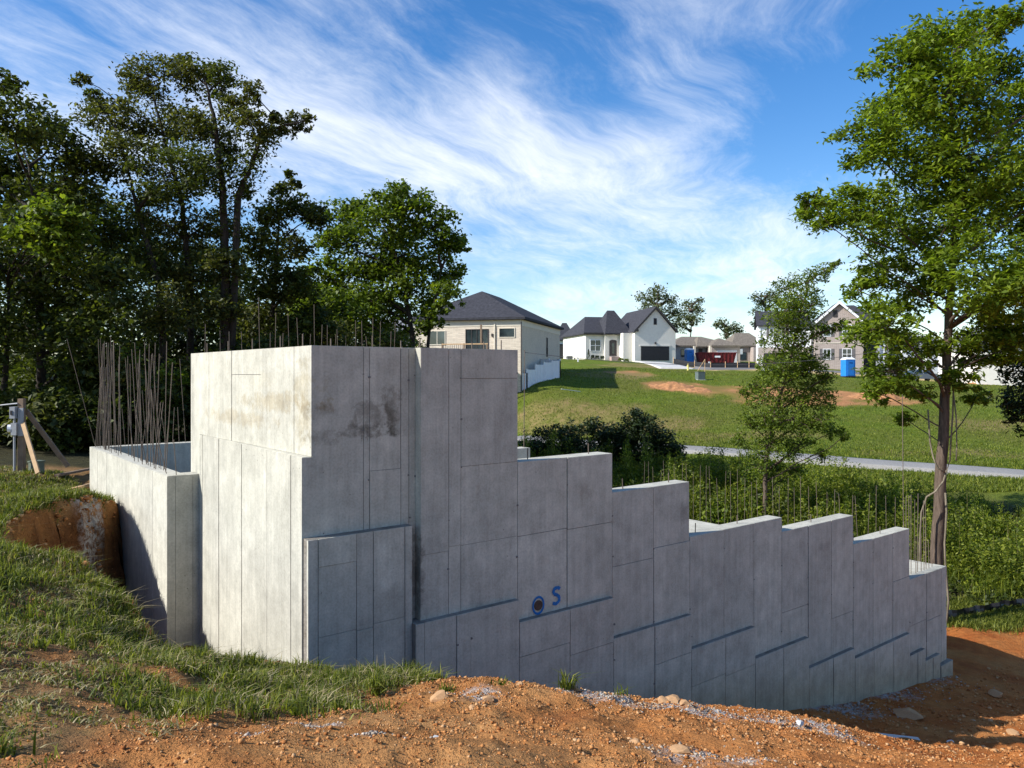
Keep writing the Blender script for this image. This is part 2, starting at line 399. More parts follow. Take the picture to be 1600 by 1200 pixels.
# bank on the left, up to the trees
cp(0, 790, 12.2); cp(60, 788, 12.2); cp(120, 781, 12.8); cp(0, 735, 16.5); cp(60, 742, 16.5); cp(-200, 760, 14); cp(-250, 860, 9); cp(-300, 1000, 5.6)
cw(1.2, 11.2, -2.36); cw(.5, 11.5, -2.2); cw(1.55, 10.2, -2.14); cw(3.2, 16.0, -2.46); cw(3.2, 18.5, -2.57); cw(4.5, 20, -2.6); cw(10, 20, -2.9); cw(0, 22, -2.4); cw(-8, 22, -1.9); cw(-9, 10, -1.2)
cp(100, 690, 28); cp(300, 680, 34); cp(500, 665, 42); cp(640, 640, 52); cp(-100, 660, 32); cp(200, 645, 55); cp(-300, 640, 60)
# ditch, road bank, road, lawn
cp(1500, 976, 24.5); cp(1600, 965, 25); cp(1470, 985, 23.5); cw(22, 16, -7.4); cw(20, 21, -6.2); cw(15, 22, -4.8); cp(1560, 900, 29); cp(1400, 850, 31); cp(1200, 800, 33); cp(1000, 765, 36); cp(860, 725, 42)
ROAD = [(1750, 757, 40.5), (1600, 743.5, 42.3), (1500, 736, 43.6), (1400, 729, 45.2), (1300, 721, 47), (1200, 713, 49), (1080, 704, 52), (960, 697, 56), (880, 692, 59.5), (810, 686, 63), (700, 682, 70), (560, 676, 80)]
for a in ROAD: cp(*a)
for (px, py, D) in ROAD[:-2]:
    p = at(px, py, D); d = FW
    CP.append(np.array([p[0] + FW[0] * 3.6, p[1] + FW[1] * 3.6, p[2] + .15])); CP.append(np.array([p[0] - FW[0] * 3.6, p[1] - FW[1] * 3.6, p[2] - .12]))
cp(1400, 690, 56); cp(1550, 690, 56); cp(1000, 645, 66); cp(850, 652, 68); cp(900, 608, 76); cp(1100, 608, 78); cp(1200, 640, 67); cp(1300, 650, 64); cp(822, 606, 76); cp(875, 591, 81)
cp(1000, 566, 113); cp(910, 562, 116); cp(1330, 591, 91); cp(1200, 578, 100); cp(1500, 600, 92); cp(1580, 604, 85); cp(1700, 620, 80); cp(1100, 580, 98); cp(960, 576, 96); cp(1130, 572, 112)
cp(760, 590, 90); cp(650, 600, 88); cp(900, 562, 145); cp(1100, 565, 140); cp(1300, 566, 135); cp(1600, 575, 130); cp(1900, 600, 120)
for (la, D, z) in [(-150, 160, 1.5), (-60, 170, 2.2), (0, 200, 2.8), (80, 190, 2.6), (180, 170, 1.5), (-120, 60, -1.5), (160, 60, -7), (0, 320, 3), (200, 320, 3), (-200, 320, 3), (100, 0, -9), (60, 20, -8.5), (-60, 0, -1.5), (0, -60, -2), (-60, -60, -1), (60, -60, -6)]:
    p = ld(la, D); cw(p[0], p[1], z)
CP = np.array(CP)
def tps_fit(P, lam=.02):
    n = len(P); r = np.linalg.norm(P[:, None, :2] - P[None, :, :2], axis=2)
    K = r                                                   # biharmonic in 3D: kernel r, behaves well over large ranges
    A = np.zeros((n + 3, n + 3)); A[:n, :n] = -K + np.eye(n) * -lam * 0
    A[:n, :n] -= np.eye(n) * 0; Q = np.c_[np.ones(n), P[:, :2]]; A[:n, n:] = Q; A[n:, :n] = Q.T
    A[:n, :n] += np.eye(n) * lam
    return np.linalg.solve(A, np.r_[P[:, 2], 0, 0, 0])
TW = tps_fit(CP)
def base_height(x, y):
    x = np.asarray(x, float); y = np.asarray(y, float); sh = x.shape; X = x.ravel(); Y = y.ravel(); out = np.zeros(len(X)); n = len(CP)
    for a in range(0, len(X), 20000):
        xx = X[a:a + 20000]; yy = Y[a:a + 20000]
        # soft radius so that no control point shows as a cone
        r = np.sqrt((xx[:, None] - CP[None, :, 0]) ** 2 + (yy[:, None] - CP[None, :, 1]) ** 2 + SOFT[None, :] ** 2)
        out[a:a + 20000] = -(r @ TW[:n]) + TW[n] + TW[n + 1] * xx + TW[n + 2] * yy
    return out.reshape(sh)
_dc = np.linalg.norm(CP[:, :2], axis=1); SOFT = np.clip(_dc * .06, .25, 8)
def refit():
    n = len(CP); r = np.sqrt((CP[:, None, 0] - CP[None, :, 0]) ** 2 + (CP[:, None, 1] - CP[None, :, 1]) ** 2 + SOFT[None, :] ** 2)
    A = np.zeros((n + 3, n + 3)); A[:n, :n] = -r + np.eye(n) * -.004; Q = np.c_[np.ones(n), CP[:, :2]]; A[:n, n:] = Q; A[n:, :n] = Q.T
    return np.linalg.solve(A, np.r_[CP[:, 2], 0, 0, 0])
TW = refit()

def poly_sd(x, y, P):
    """signed distance to a closed polygon, positive inside"""
    P = np.array(P, float); d = np.full(x.shape, 1e9); ins = np.zeros(x.shape, bool)
    for i in range(len(P)):
        a = P[i]; b = P[(i + 1) % len(P)]; e = b - a; w0 = x - a[0]; w1 = y - a[1]
        t = np.clip((w0 * e[0] + w1 * e[1]) / (e @ e), 0, 1)
        d = np.minimum(d, np.hypot(w0 - e[0] * t, w1 - e[1] * t))
        c = ((a[1] > y) != (b[1] > y)); xi = (b[0] - a[0]) * (y - a[1]) / ((b[1] - a[1]) if b[1] != a[1] else 1e-9) + a[0]
        ins ^= c & (x < xi)
    return np.where(ins, d, -d)
TRENCH = [(1.98, 8.25), (1.98, 9.0), (1.80, 9.9), (1.55, 10.9), (1.25, 11.8), (1.15, 12.6), (1.30, 13.4), (1.75, 13.9), (2.25, 14.4), (2.8, 15.0), (3.25, 15.75), (4.2, 15.75), (4.2, 8.6), (11.2, 8.6), (10.2, 7.75), (9.0, 7.05), (7.9, 6.5), (6.6, 6.15), (5.6, 6.15), (4.8, 6.5), (4.1, 6.85), (3.3, 7.05), (2.6, 7.5)]
INNER = [(3.4, 12.62), (3.85, 12.62), (3.85, 8.42), (20.3, 8.3), (20.3, 18.35), (3.4, 18.35)]
MOUNDS = []     # (x, y, rx, ry, h, rot)
def height(x, y, rough=True):
    x = np.asarray(x, float); y = np.asarray(y, float); d0 = np.hypot(x, y)
    z = base_height(x, y)
    far = sstep(250, 420, d0); z = z * (1 - far) + 3.0 * far
    if rough:
        nearw = 1 - sstep(14, 30, d0)
        z = z + nearw * ((fbm(x, y, .9, 3, 1) - .5) * .16 + (fbm(x, y, 4.0, 4, 2) - .5) * .13 + (fbm(x, y, 13.0, 3, 3) - .5) * .05)
        z = z + (1 - nearw) * (fbm(x, y, .25, 4, 5) - .5) * .35 * sstep(20, 40, d0)
    m = (x > -1) & (x < 13) & (y > 4) & (y < 17)
    if m.any():
        xs = x[m]; ys = y[m]
        sd = poly_sd(xs, ys, TRENCH) + (fbm(xs, ys, 1.6, 4, 8) - .5) * .35
        w = sstep(-.02, .30, sd)
        tz = np.where(xs < 5, -4.3, -4.3 - (xs - 5) * .26) - np.clip(8 - ys, 0, 2) * .15 + (fbm(xs, ys, 2.0, 4, 9) - .5) * .3
        tz = np.minimum(tz, z[m])
        z[m] = z[m] * (1 - w) + tz * w
    m = (x > 3) & (x < 21) & (y > 8) & (y < 19)
    if m.any():
        xs = x[m]; ys = y[m]; w = sstep(-.08, .04, poly_sd(xs, ys, INNER)); z[m] = z[m] * (1 - w) + (-5.05) * w
    for (mx, my, rx, ry, h, rot) in MOUNDS:
        u = (x - mx) * math.cos(rot) + (y - my) * math.sin(rot); v = -(x - mx) * math.sin(rot) + (y - my) * math.cos(rot)
        q = (u / rx) ** 2 + (v / ry) ** 2
        z = z + h * np.clip(1 - q, 0, 1) ** 1.2 * (.75 + .5 * fbm(x, y, 1.6, 4, 11))
    return z
for (px, py, D, rx, ry, h) in [(1240, 1066, 16.2, .9, .55, .42), (1345, 1062, 18.0, 1.0, .5, .42), (1420, 1057, 19.2, .9, .5, .25)]:
    p = at(px, py, D); MOUNDS.append((p[0], p[1], rx, ry, h, 0))
def hz(x, y): return float(height(np.array([x]), np.array([y]))[0])

def grass_mask(x, y):
    """1 where grass grows, 0 on bare soil"""
    D = x * FW[0] + y * FW[1]; lat = x * RT[0] + y * RT[1]
    n = fbm(x, y, 1.1, 4, 21) - .5; n2 = fbm(x, y, 3.2, 3, 22) - .5
    edge = -1.75 + .20 * (D - 3.5) + n * 2.2 + n2 * .9
    g = sstep(.25, -.35, lat - edge)
    g *= 1 - .92 * sstep(.52, .64, fbm(x, y, 1.3, 3, 23) + n2 * .3) * sstep(7.5, 5.5, D)
    g *= (D < 24)
    sdm = (x > -1) & (x < 13) & (y > 4) & (y < 17)
    if sdm.any(): g[sdm] *= sstep(.06, -.10, poly_sd(x[sdm], y[sdm], TRENCH))
    # far ground beyond the foundation is green except for the bare lot
    farg = sstep(23.5, 25.5, D + (fbm(x, y, .7, 3, 24) - .5) * 3 - .12 * (lat - 14))
    g = np.maximum(g, farg)
    return np.clip(g, 0, 1)
BARE = []      # (x, y, rx, ry) bare clay on the lawn
for (px, py, D, rx, ry) in [(1190, 612, 76, 6.2, 4.5), (1290, 622, 74, 7, 4.5), (1120, 617, 76, 5, 3), (1060, 600, 79, 3.6, 3.6), (985, 581, 90, 2.6, 3.2), (1520, 596, 94, 6, 2.5), (1370, 628, 73, 3.5, 3), (1250, 632, 71, 6, 3)]:
    p = at(px, py, D); BARE.append((p[0], p[1], rx, ry))
STRAW = []
for (px, py, D, rx, ry) in [(1150, 577, 103, 8, 4), (1250, 580, 100, 9, 4), (1380, 583, 99, 7, 4)]:
    p = at(px, py, D); STRAW.append((p[0], p[1], rx, ry))
def patches(x, y, L, sc=.35):
    out = np.zeros_like(x)
    u = x * RT[0] + y * RT[1]; v = x * FW[0] + y * FW[1]
    n = fbm(x, y, sc, 4, 31) - .5
    for (a, b, rx, ry) in L:
        ua = a * RT[0] + b * RT[1]; va = a * FW[0] + b * FW[1]
        q = ((u - ua) / rx) ** 2 + ((v - va) / ry) ** 2
        out = np.maximum(out, sstep(1.3, .7, q + n * 2.0))
    return out
TAN = []
for (px, py, D, rx, ry) in [(925, 653, 66, 5, 3.0), (850, 645, 69, 3, 3), (1020, 665, 62, 4, 2), (1380, 700, 51, 2.5, 1.5), (1530, 700, 51, 4, 2), (1180, 670, 58, 5, 1.6), (960, 590, 88, 5, 4), (1560, 655, 62, 5, 2), (1010, 573, 104, 6, 4)]:
    p = at(px, py, D); TAN.append((p[0], p[1], rx, ry))
GRAVEL = []
for (px, py, D, r) in [(1010, 1100, 7.0, .35), (1060, 1110, 7.0, .45), (1110, 1117, 7.3, .45), (1170, 1130, 7.2, .35), (1230, 1140, 7.4, .3), (960, 1095, 6.8, .3), (905, 1087, 6.7, .25), (1100, 1200, 4.6, .35), (1300, 1158, 7.4, .3),
                       (1240, 1064, 16.2, 1.0), (1345, 1064, 17.6, 1.2), (1420, 1058, 19, .9), (1300, 1085, 15.5, .9), (480, 1130, 4.6, .22), (590, 1170, 4.0, .18), (740, 1085, 6.2, .25), (420, 1150, 4.3, .12)]:
    p = at(px, py, D); GRAVEL.append((p[0], p[1], r))
p = at(150, 800, 13.0); GRAVEL.append((p[0], p[1], .5))
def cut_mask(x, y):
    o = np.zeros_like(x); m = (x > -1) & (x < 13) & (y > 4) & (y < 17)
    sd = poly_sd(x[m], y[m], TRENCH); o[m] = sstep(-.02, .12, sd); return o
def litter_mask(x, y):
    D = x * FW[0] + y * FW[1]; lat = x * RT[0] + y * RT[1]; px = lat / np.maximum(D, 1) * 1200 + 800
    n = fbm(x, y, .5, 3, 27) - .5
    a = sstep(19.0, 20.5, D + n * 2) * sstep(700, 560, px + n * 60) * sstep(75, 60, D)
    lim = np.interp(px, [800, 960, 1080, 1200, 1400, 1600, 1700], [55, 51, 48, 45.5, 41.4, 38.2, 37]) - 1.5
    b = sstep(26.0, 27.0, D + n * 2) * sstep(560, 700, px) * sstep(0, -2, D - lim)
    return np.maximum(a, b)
def gravel_mask(x, y):
    out = np.zeros_like(x); n = fbm(x, y, 3.5, 4, 41) - .5
    for (a, b, r) in GRAVEL:
        q = ((x - a) ** 2 + (y - b) ** 2) / (r * r); out = np.maximum(out, sstep(1.3, .2, q + n * 1.6))
    return out

def axis(segs):
    out = []
    for (a, b, st) in segs:
        n = max(1, int(round((b - a) / st))); out += list(np.linspace(a, b, n, endpoint=False))
    out.append(segs[-1][1]); return np.array(out)
def build_ground():
    gx = axis([(-900, -200, 90), (-200, -40, 8), (-40, -8, 1.2), (-8, -1.5, .22), (-1.5, 11, .055), (11, 28, .14), (28, 46, .55), (46, 130, 1.1), (130, 260, 7), (260, 1100, 90)])
    gy = axis([(-900, -120, 90), (-120, -10, 8), (-10, 0, .7), (0, 1.2, .12), (1.2, 15.5, .055), (15.5, 20, .14), (20, 40, .55), (40, 120, 1.1), (120, 260, 7), (260, 1100, 90)])
    X, Y = np.meshgrid(gx, gy, indexing='xy'); Z = height(X, Y)
    m = (X > -.5) & (X < 9) & (Y > 5) & (Y < 16.5)
    sdc = poly_sd(X[m], Y[m], TRENCH); k = sstep(-.15, .1, sdc) * sstep(.9, .4, sdc)
    zc = Z[m]; xs = X[m]; ys = Y[m]
    X = X.copy(); Y = Y.copy(); X[m] = xs + k * ((fbm(ys * 1.2 + xs * .4, zc, 2.2, 4, 91) - .5) * .42 + (fbm(ys + xs, zc * 1.3, 7.0, 3, 92) - .5) * .16); Y[m] = ys + k * ((fbm(xs * 1.2, zc, 2.4, 4, 93) - .5) * .42 + (fbm(xs - ys, zc, 8.0, 3, 94) - .5) * .14)
    V = np.stack([X, Y, Z], -1).reshape(-1, 3); ny, nx = X.shape
    i = np.arange(nx - 1)[None, :] + nx * np.arange(ny - 1)[:, None]; i = i.ravel()
    Fq = np.stack([i, i + 1, i + nx + 1, i + nx], -1)
    me = mesh_np('ground', V, Fq, smooth=True)
    xx = X.ravel(); yy = Y.ravel()
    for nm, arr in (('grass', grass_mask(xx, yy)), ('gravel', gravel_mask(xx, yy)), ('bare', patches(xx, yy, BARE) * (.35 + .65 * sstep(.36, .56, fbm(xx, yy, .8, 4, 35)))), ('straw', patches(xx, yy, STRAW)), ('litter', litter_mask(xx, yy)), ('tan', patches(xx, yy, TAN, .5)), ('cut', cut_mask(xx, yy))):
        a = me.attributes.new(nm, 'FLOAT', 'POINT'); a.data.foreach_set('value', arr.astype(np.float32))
    M = Mat('soil_and_grass', .95, .12); P = M.pos()
    n1 = M.noise(P, .8, 5, .6); n2 = M.noise(P, 5, 6, .65); n3 = M.noise(P, 42, 5, .7); n4 = M.noise(P, 140, 3, .6)
    soil = M.ramp(n1, [(.30, (.36, .130, .040)), (.46, (.47, .215, .070)), (.64, (.50, .285, .115))])
    soil = M.mix(.45, soil, M.ramp(n2, [(.32, (.55, .50, .46)), (.62, (1.15, 1.13, 1.1))]), 'MULTIPLY')
    soil = M.mix(.45, soil, M.ramp(n3, [(.35, (.5, .47, .45)), (.65, (1.15, 1.15, 1.15))]), 'MULTIPLY')
    grav = M.ramp(n4, [(.35, (.30, .29, .28)), (.6, (.52, .50, .48))])
    # turf seen from far: mottled greens
    q1 = M.noise(P, .12, 4, .6); q2 = M.noise(P, .9, 6, .7); q3 = M.noise(P, 7, 5, .75)
    turf = M.ramp(q2, [(.28, (.066, .104, .009)), (.5, (.108, .152, .014)), (.72, (.155, .19, .025))])
    turf = M.mix(M.ramp(q1, [(.42, 0), (.62, .8)]), turf, (.125, .125, .028))
    turf = M.mix(.75, turf, M.ramp(q3, [(.3, (.5, .52, .45)), (.68, (1.3, 1.28, 1.2))]), 'MULTIPLY')
    clay = M.mix(.7, (.42, .205, .09), M.ramp(M.noise(P, 1.3, 6, .7), [(.3, (.6, .55, .5)), (.7, (1.15, 1.15, 1.1))]), 'MULTIPLY')
    sep = M.n('ShaderNodeSeparateXYZ'); M.L.new(P, sep.inputs[0])
    dd = M.math('ADD', M.math('MULTIPLY', sep.outputs[0], float(FW[0])), M.math('MULTIPLY', sep.outputs[1], float(FW[1])))
    farw = M.math('MULTIPLY', M.math('SUBTRACT', dd, 20.0), .2, True)
    thatch = M.mix(M.ramp(n2, [(.4, 0), (.7, 1)]), M.mix(.5, soil, (.17, .11, .055)), (.13, .105, .045))
    gcol = M.mix(farw, thatch, turf)
    lat = M.math('ADD', M.math('MULTIPLY', sep.outputs[0], float(RT[0])), M.math('MULTIPLY', sep.outputs[1], float(RT[1])))
    redf = M.math('ADD', M.math('MULTIPLY', M.math('SUBTRACT', lat, -1.0), .22), M.math('MULTIPLY', M.math('SUBTRACT', n1, .5), 1.4), True)
    soil = M.mix(M.math('MULTIPLY', redf, .9), soil, M.mix(1.0, soil, (1.05, .74, .52), 'MULTIPLY'))
    c = M.mix(M.attr('grass'), soil, gcol)
    cutc = M.mix(.7, M.ramp(M.noise(P, 2.6, 6, .7), [(.3, (.105, .042, .016)), (.55, (.21, .085, .030)), (.75, (.30, .15, .06))]), M.ramp(M.noise(P, 18, 5, .7), [(.3, .5), (.7, 1.2)]), 'MULTIPLY')  # clay of the cut face, its shade put into a darker colour
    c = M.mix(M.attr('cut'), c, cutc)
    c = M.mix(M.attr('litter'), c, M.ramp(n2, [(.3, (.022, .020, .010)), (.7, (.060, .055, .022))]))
    c = M.mix(M.math('MULTIPLY', M.attr('gravel'), M.ramp(M.noise(P, 9, 5, .7), [(.42, 0), (.58, 1)])), c, grav)
    c = M.mix(M.attr('bare'), c, clay)
    c = M.mix(M.math('MULTIPLY', M.attr('tan'), M.ramp(q2, [(.35, .2), (.65, .9)])), c, (.24, .17, .075))
    c = M.mix(M.attr('straw'), c, M.mix(.5, (.50, .36, .18), M.ramp(q3, [(.3, .7), (.7, 1.15)]), 'MULTIPLY'))
    M.color(c)
    b = M.bump(n2, .5, .06); b = M.bump(n3, .8, .03, b); b = M.bump(q3, .7, .10, b)
    o = link('ground', me, M.m); tag(o, kind='structure', label='red clay and grass ground sloping around the foundation'); return o
build_ground()

# gravel lane crossing behind the brush
def build_road():
    pts = [at(*a)[:2] for a in ROAD]; P = []
    for i in range(len(pts) - 1):
        for t in np.linspace(0, 1, 10, endpoint=False): P.append(pts[i] * (1 - t) + pts[i + 1] * t)
    P = np.array(P); K = 9
    for _ in range(6): P[1:-1] = (P[:-2] + 2 * P[1:-1] + P[2:]) / 4
    V = []; Fq = []
    T = np.gradient(P, axis=0); T /= np.linalg.norm(T, axis=1)[:, None]; Nn = np.stack([-T[:, 1], T[:, 0]], -1)
    for j in range(K):
        q = P + Nn * ((j / (K - 1) - .5) * 3.3); V.append(np.c_[q, height(q[:, 0], q[:, 1], False)])
    V = np.array(V); zc = V[:, :, 2].mean(0); V[:, :, 2] = zc[None, :] + .22 - .05 * np.abs(np.linspace(-1, 1, K))[:, None] ** 2
    low = V[[0, -1]].copy(); low[:, :, 2] -= .5
    V = np.concatenate([low[:1], V, low[1:]], 0); K += 2
    n = len(P); idx = np.arange(K * n).reshape(K, n)
    Fq = np.stack([idx[:-1, :-1], idx[1:, :-1], idx[1:, 1:], idx[:-1, 1:]], -1).reshape(-1, 4)
    M = Mat('pale_gravel', .95, .15); Pn = M.pos()
    c = M.ramp(M.noise(Pn, 14, 5, .75), [(.3, (.19, .18, .165)), (.7, (.34, .33, .31))]); M.color(M.mix(.4, c, M.ramp(M.noise(Pn, .6, 4), [(.3, .7), (.7, 1.1)]), 'MULTIPLY')); M.bump(M.noise(Pn, 14, 5), .6, .04)
    o = link('road', mesh_np('road', V.reshape(-1, 3), Fq, smooth=True), M.m); tag(o, kind='structure', label='pale gravel lane between brush and lawn')
build_road()

# ------------------------------------------------------------------ the concrete foundation
FND = empty('concrete_foundation', (12, 8.3, -5)); tag(FND, 'large bare concrete foundation with stepped walls and rebar standing in tops', 'foundation')
FO = Vector(FND.location)
def fpart(mb, name, mat, parent=FND, smooth=False):
    off = FO if parent is FND else Vector((0, 0, 0))
    mb.v = [tuple(Vector(p) - FO) for p in mb.v]
    return mb.build(name, mat, parent, smooth, fix=True)
GAP = .0055
def panels_y(wall, yf, xs, zfun, joints, zb, GAP=None):
    """cast panels on a wall that faces -Y: xs = vertical joints, joints[i] = heights of the level joints in bay i"""
    GAP = .0045 if xs[0] < 6 else (.0075 if xs[0] < 12 else .0105)
    fpart(MB().box(xs[0] + .004, xs[-1] - .001, yf - .003, yf + .01, zb + .05, zfun((xs[0] + xs[-1]) / 2) - .008), 'joint_face', M_CORE, wall)
    for i in range(len(xs) - 1):
        zt = zfun((xs[i] + xs[i + 1]) / 2)
        zs = [zb] + sorted(joints.get(i, [])) + [zt]
        for j in range(len(zs) - 1):
            a, b = xs[i] + (GAP if i else (GAP * .5 if xs[0] > 4 else -.001)), xs[i + 1] - (GAP if i < len(xs) - 2 else (GAP if xs[-1] < 20 else -.001))
            z0 = zs[j] + (GAP * .6 if j else 0); z1 = zs[j + 1] - (GAP * .6 if j < len(zs) - 2 else .003)
            pr = .008 + random.random() * .013
            fpart(MB().box(a, b, yf - pr, yf + .02, z0, z1), 'panel', M_CON, wall)
def core(name, x0, x1, y0, y1, z0, z1, mat=None):
    return fpart(MB().box(x0, x1, y0, y1, z0, z1), name, mat or M_CON)
ZT = .318
# upper walls along the front, left to right: x0, x1, face y, top, vertical joints, level joints per bay
UP = [(3.71, 5.081, 8.30, ZT, [4.36, 4.72 - .28, 4.87, 4.985], {1: [], 2: [-1.18]}),
      (5.081, 6.635, 8.175, ZT, [5.50, 5.69], {0: [-2.27], 1: [-2.22], 2: [.05 - .12, -1.21, -2.23]}),
      (6.635, 8.485, 8.175, -1.219, [7.555], {0: [-2.24], 1: [-2.26]}),
      (8.485, 10.335, 8.175, -1.815, [9.43], {0: [-2.95], 1: [-2.80]}),
      (10.335, 13.09, 8.175, -2.735, [11.28, 12.18], {}),
      (13.09, 15.77, 8.175, -3.007, [14.01, 14.88], {0: [-4.55], 2: [-5.02]}),
      (15.77, 18.385, 8.175, -3.617, [16.63, 17.55], {2: [-4.72]}),
      (18.385, 20.39, 8.175, -4.805, [19.27, 20.09], {0: [-5.9], 1: [-5.95]})]
for (x0, x1, yf, zt, vj, lj) in UP:
    w = core('stepped_wall', x0, x1, yf, yf + .30 if yf > 8.2 else 8.475, -7.6, zt, M_CON)
    panels_y(w, yf, [x0] + sorted(vj) + [x1], lambda x: zt, lj, -7.55)
# thicker lower walls with a ledge on top
LO = [(3.60, 4.955, 8.17, -1.875, [3.72, 4.20, 4.42, 4.85], {1: [-2.2, -3.0], 2: [-3.02], 3: [-2.98]}),
      (4.955, 6.595, 8.085, -3.077, [5.08, 5.56, 5.78], {}),
      (6.595, 8.43, 8.085, -3.38, [7.53], {0: [-3.86], 1: [-4.05]}),
      (8.43, 10.275, 8.085, -4.0, [9.36], {1: [-4.62]}),
      (10.275, 12.09, 8.085, -4.575, [11.2], {0: [-5.2], 1: [-5.25]}),
      (12.09, 13.89, 8.085, -5.155, [13.0], {}),
      (13.89, 15.67, 8.085, -5.765, [14.8], {}),
      (15.67, 18.21, 8.085, -5.985, [16.5, 17.4], {}),
      (18.21, 19.0, 8.085, -6.52, [18.6], {}),
      (19.0, 19.8, 8.085, -6.82, [19.4], {}),
      (19.8, 20.46, 8.06, -7.12, [], {})]
for (x0, x1, yf, zt, vj, lj) in LO:
    ww = .004
    w = fpart(MB().hexa([(x0, yf, -8.2), (x1, yf, -8.2), (x1, yf + .22, -8.2), (x0, yf + .22, -8.2), (x0, yf, zt - ww), (x1, yf, zt - ww), (x1, yf + .22, zt + ww), (x0, yf + .22, zt + ww)]), 'lower_wall', M_LEDGE)
    panels_y(w, yf, [x0] + sorted(vj) + [x1], lambda x: zt - ww, lj, -8.1)
# dark form-tie marks along the panel joints
tm = MB()
for (x0, x1, yf, zt, vj, lj) in UP + LO[1:4]:
    for xj in sorted(vj) + [x1]:
        z = zt - .35
        while z > max(zt - 4.2, -7.0):
            if random.random() < .6:
                xx = xj + random.uniform(-.02, .02); zz = z + random.uniform(-.06, .06); r = random.uniform(.008, .016)
                lowz = [q[3] for q in LO if q[0] <= xx < q[1]]
                if not ((x0, x1, yf, zt, vj, lj) in UP and lowz and zz < lowz[0] + .03): tm.tube([(xx, yf - .004, zz), (xx, yf - .0235, zz)], r, 6)
            z -= .61
tag(fpart(tm, 'tie_marks', M_CORE), kind='stuff')
# short return of the far footing
core('footing', 20.40, 20.50, 8.06, 18.7, -8.3, -7.13)
# tall left wall, its faces look to -X
wl = core('tall_side_wall', 3.712, 4.01, 8.305, 12.95, -6.0, ZT - .001)
def panels_x(wall, xf, ys, joints, zb, zt, taper=None):
    if taper is None: fpart(MB().box(xf - .003, xf + .01, ys[0] + .02, ys[-1] - .004, zb + .05, zt - .008), 'joint_face', M_CORE, wall)
    for i in range(len(ys) - 1):
        zs = [zb] + sorted(joints.get(i, [])) + [zt]
        for j in range(len(zs) - 1):
            a, b = ys[i] + (GAP if i else -.0), ys[i + 1] - (GAP if i < len(ys) - 2 else -.001)
            z0 = zs[j] + (GAP * .7 if j else 0); z1 = zs[j + 1] - (GAP * .7 if j < len(zs) - 2 else .003); pr = .010 + random.random() * .006
            if taper is None: fpart(MB().box(xf - pr, xf + .02, a, b, z0, z1), 'panel', M_CON, wall)
            else:
                xa, xb = taper(a) - pr, taper(b) - pr
                fpart(MB().hexa([(xa, a, z0), (xf + .02, a, z0), (xf + .02, b, z0), (xb, b, z0), (xa, a, z1), (xf + .02, a, z1), (xf + .02, b, z1), (xb, b, z1)]), 'panel', M_CON, wall)
panels_x(wl, 3.712, [8.288, 8.78, 9.86, 10.98, 11.98, 12.48], {2: [-.02]}, -.955, ZT)
tap = lambda y: 3.712 - .118 * max(0, min(1, (12.30 - y) / (12.30 - 8.3)))
fpart(MB().hexa([(tap(8.305), 8.305, -6), (3.72, 8.305, -6), (3.72, 12.45, -6), (tap(12.45) - .002, 12.45, -6), (tap(8.305), 8.305, -.958), (3.72, 8.305, -.958), (3.72, 12.45, -.958), (tap(12.45) - .002, 12.45, -.958)]), 'lower_wall', M_CON)
GAP = .010
wl2 = core('tall_side_wall', 3.715, 3.73, 8.31, 12.44, -6.0, -.97)
panels_x(wl2, 3.715, [8.285, 8.62, 9.43, 10.42, 11.45, 12.30, 12.46], {}, -5.9, -.96, taper=tap)
GAP = .0055
# low wall on the left and its end, back wall, cross wall, slabs
wlow = core('low_wall', 3.237, 3.50, 12.475, 18.5, -6.0, -1.577)
panels_x(wlow, 3.237, [12.462, 13.3, 14.1, 15.0, 15.9, 16.8, 17.7, 18.51], {}, -5.9, -1.577)
wend = core('low_wall', 3.501, 3.715, 12.475, 12.80, -6.0, -1.580)
for a, b in ((3.23, 3.345), (3.345, 3.60), (3.60, 3.708)):
    fpart(MB().box(a + .003, b - .003, 12.475 - .009 - random.random() * .004, 12.49, -5.9, -1.583), 'panel', M_CON, wend)
core('back_wall', 3.502, 5.6, 18.2, 18.498, -6, -1.579); core('back_wall', 5.601, 11.0, 18.2, 18.497, -6, -.36); core('back_wall', 11.001, 20.385, 18.2, 18.496, -8, -4.808)
core('cross_wall', 4.02, 10.50, 12.50, 12.80, -6, -1.585); core('end_wall', 20.09, 20.389, 8.476, 18.199, -8.2, -4.812)
core('floor_slab', 16.2, 20.089, 8.477, 18.19, -5.05, -4.815); core('floor_slab', 8.3, 11.56, 8.478, 12.49, -5.0, -2.738)

# rebar: one bar mesh shared by all
def bar_mesh(n=6):
    m = MB().tube([(0, 0, 0), (0, 0, .35), (0, 0, .7), (0, 0, 1)], 1.0, n); return m.mesh('rebar', True)
BAR = bar_mesh(); BAR.materials.append(M_STEEL)
def rebar(x, y, z, h, dx=0.0, dy=0.0, r=.0060):
    o = bpy.data.objects.new('rebar', BAR); COL.objects.link(o); o.parent = FND
    o.location = Vector((x, y, z - .05)) - FO; d = Vector((dx, dy, h + .05)); o.scale = (r, r, d.length)
    o.rotation_mode = 'QUATERNION'; o.rotation_quaternion = d.to_track_quat('Z', 'Y'); return o
R = random.Random(3)
for i in range(26):                                             # along the low wall
    y = 12.55 + i * .225 + R.uniform(-.05, .05); t = i / 25
    rebar(3.37 + R.uniform(-.07, .07), y, -1.577, R.choice([1.9, 2.0, 1.75, 2.1, 1.3, .8]) if i > 2 else [.55, .5, 1.75][i], R.uniform(-.12, .10), R.uniform(-.15, .12))
for i in range(18): rebar(3.36 + R.uniform(-.07, .08), 16.3 + R.random() * 2.1, -1.577, R.choice([2.25, 2.3, 1.7, 1.2, 2.2, 1.9]), R.uniform(-.1, .15), R.uniform(-.18, .22))
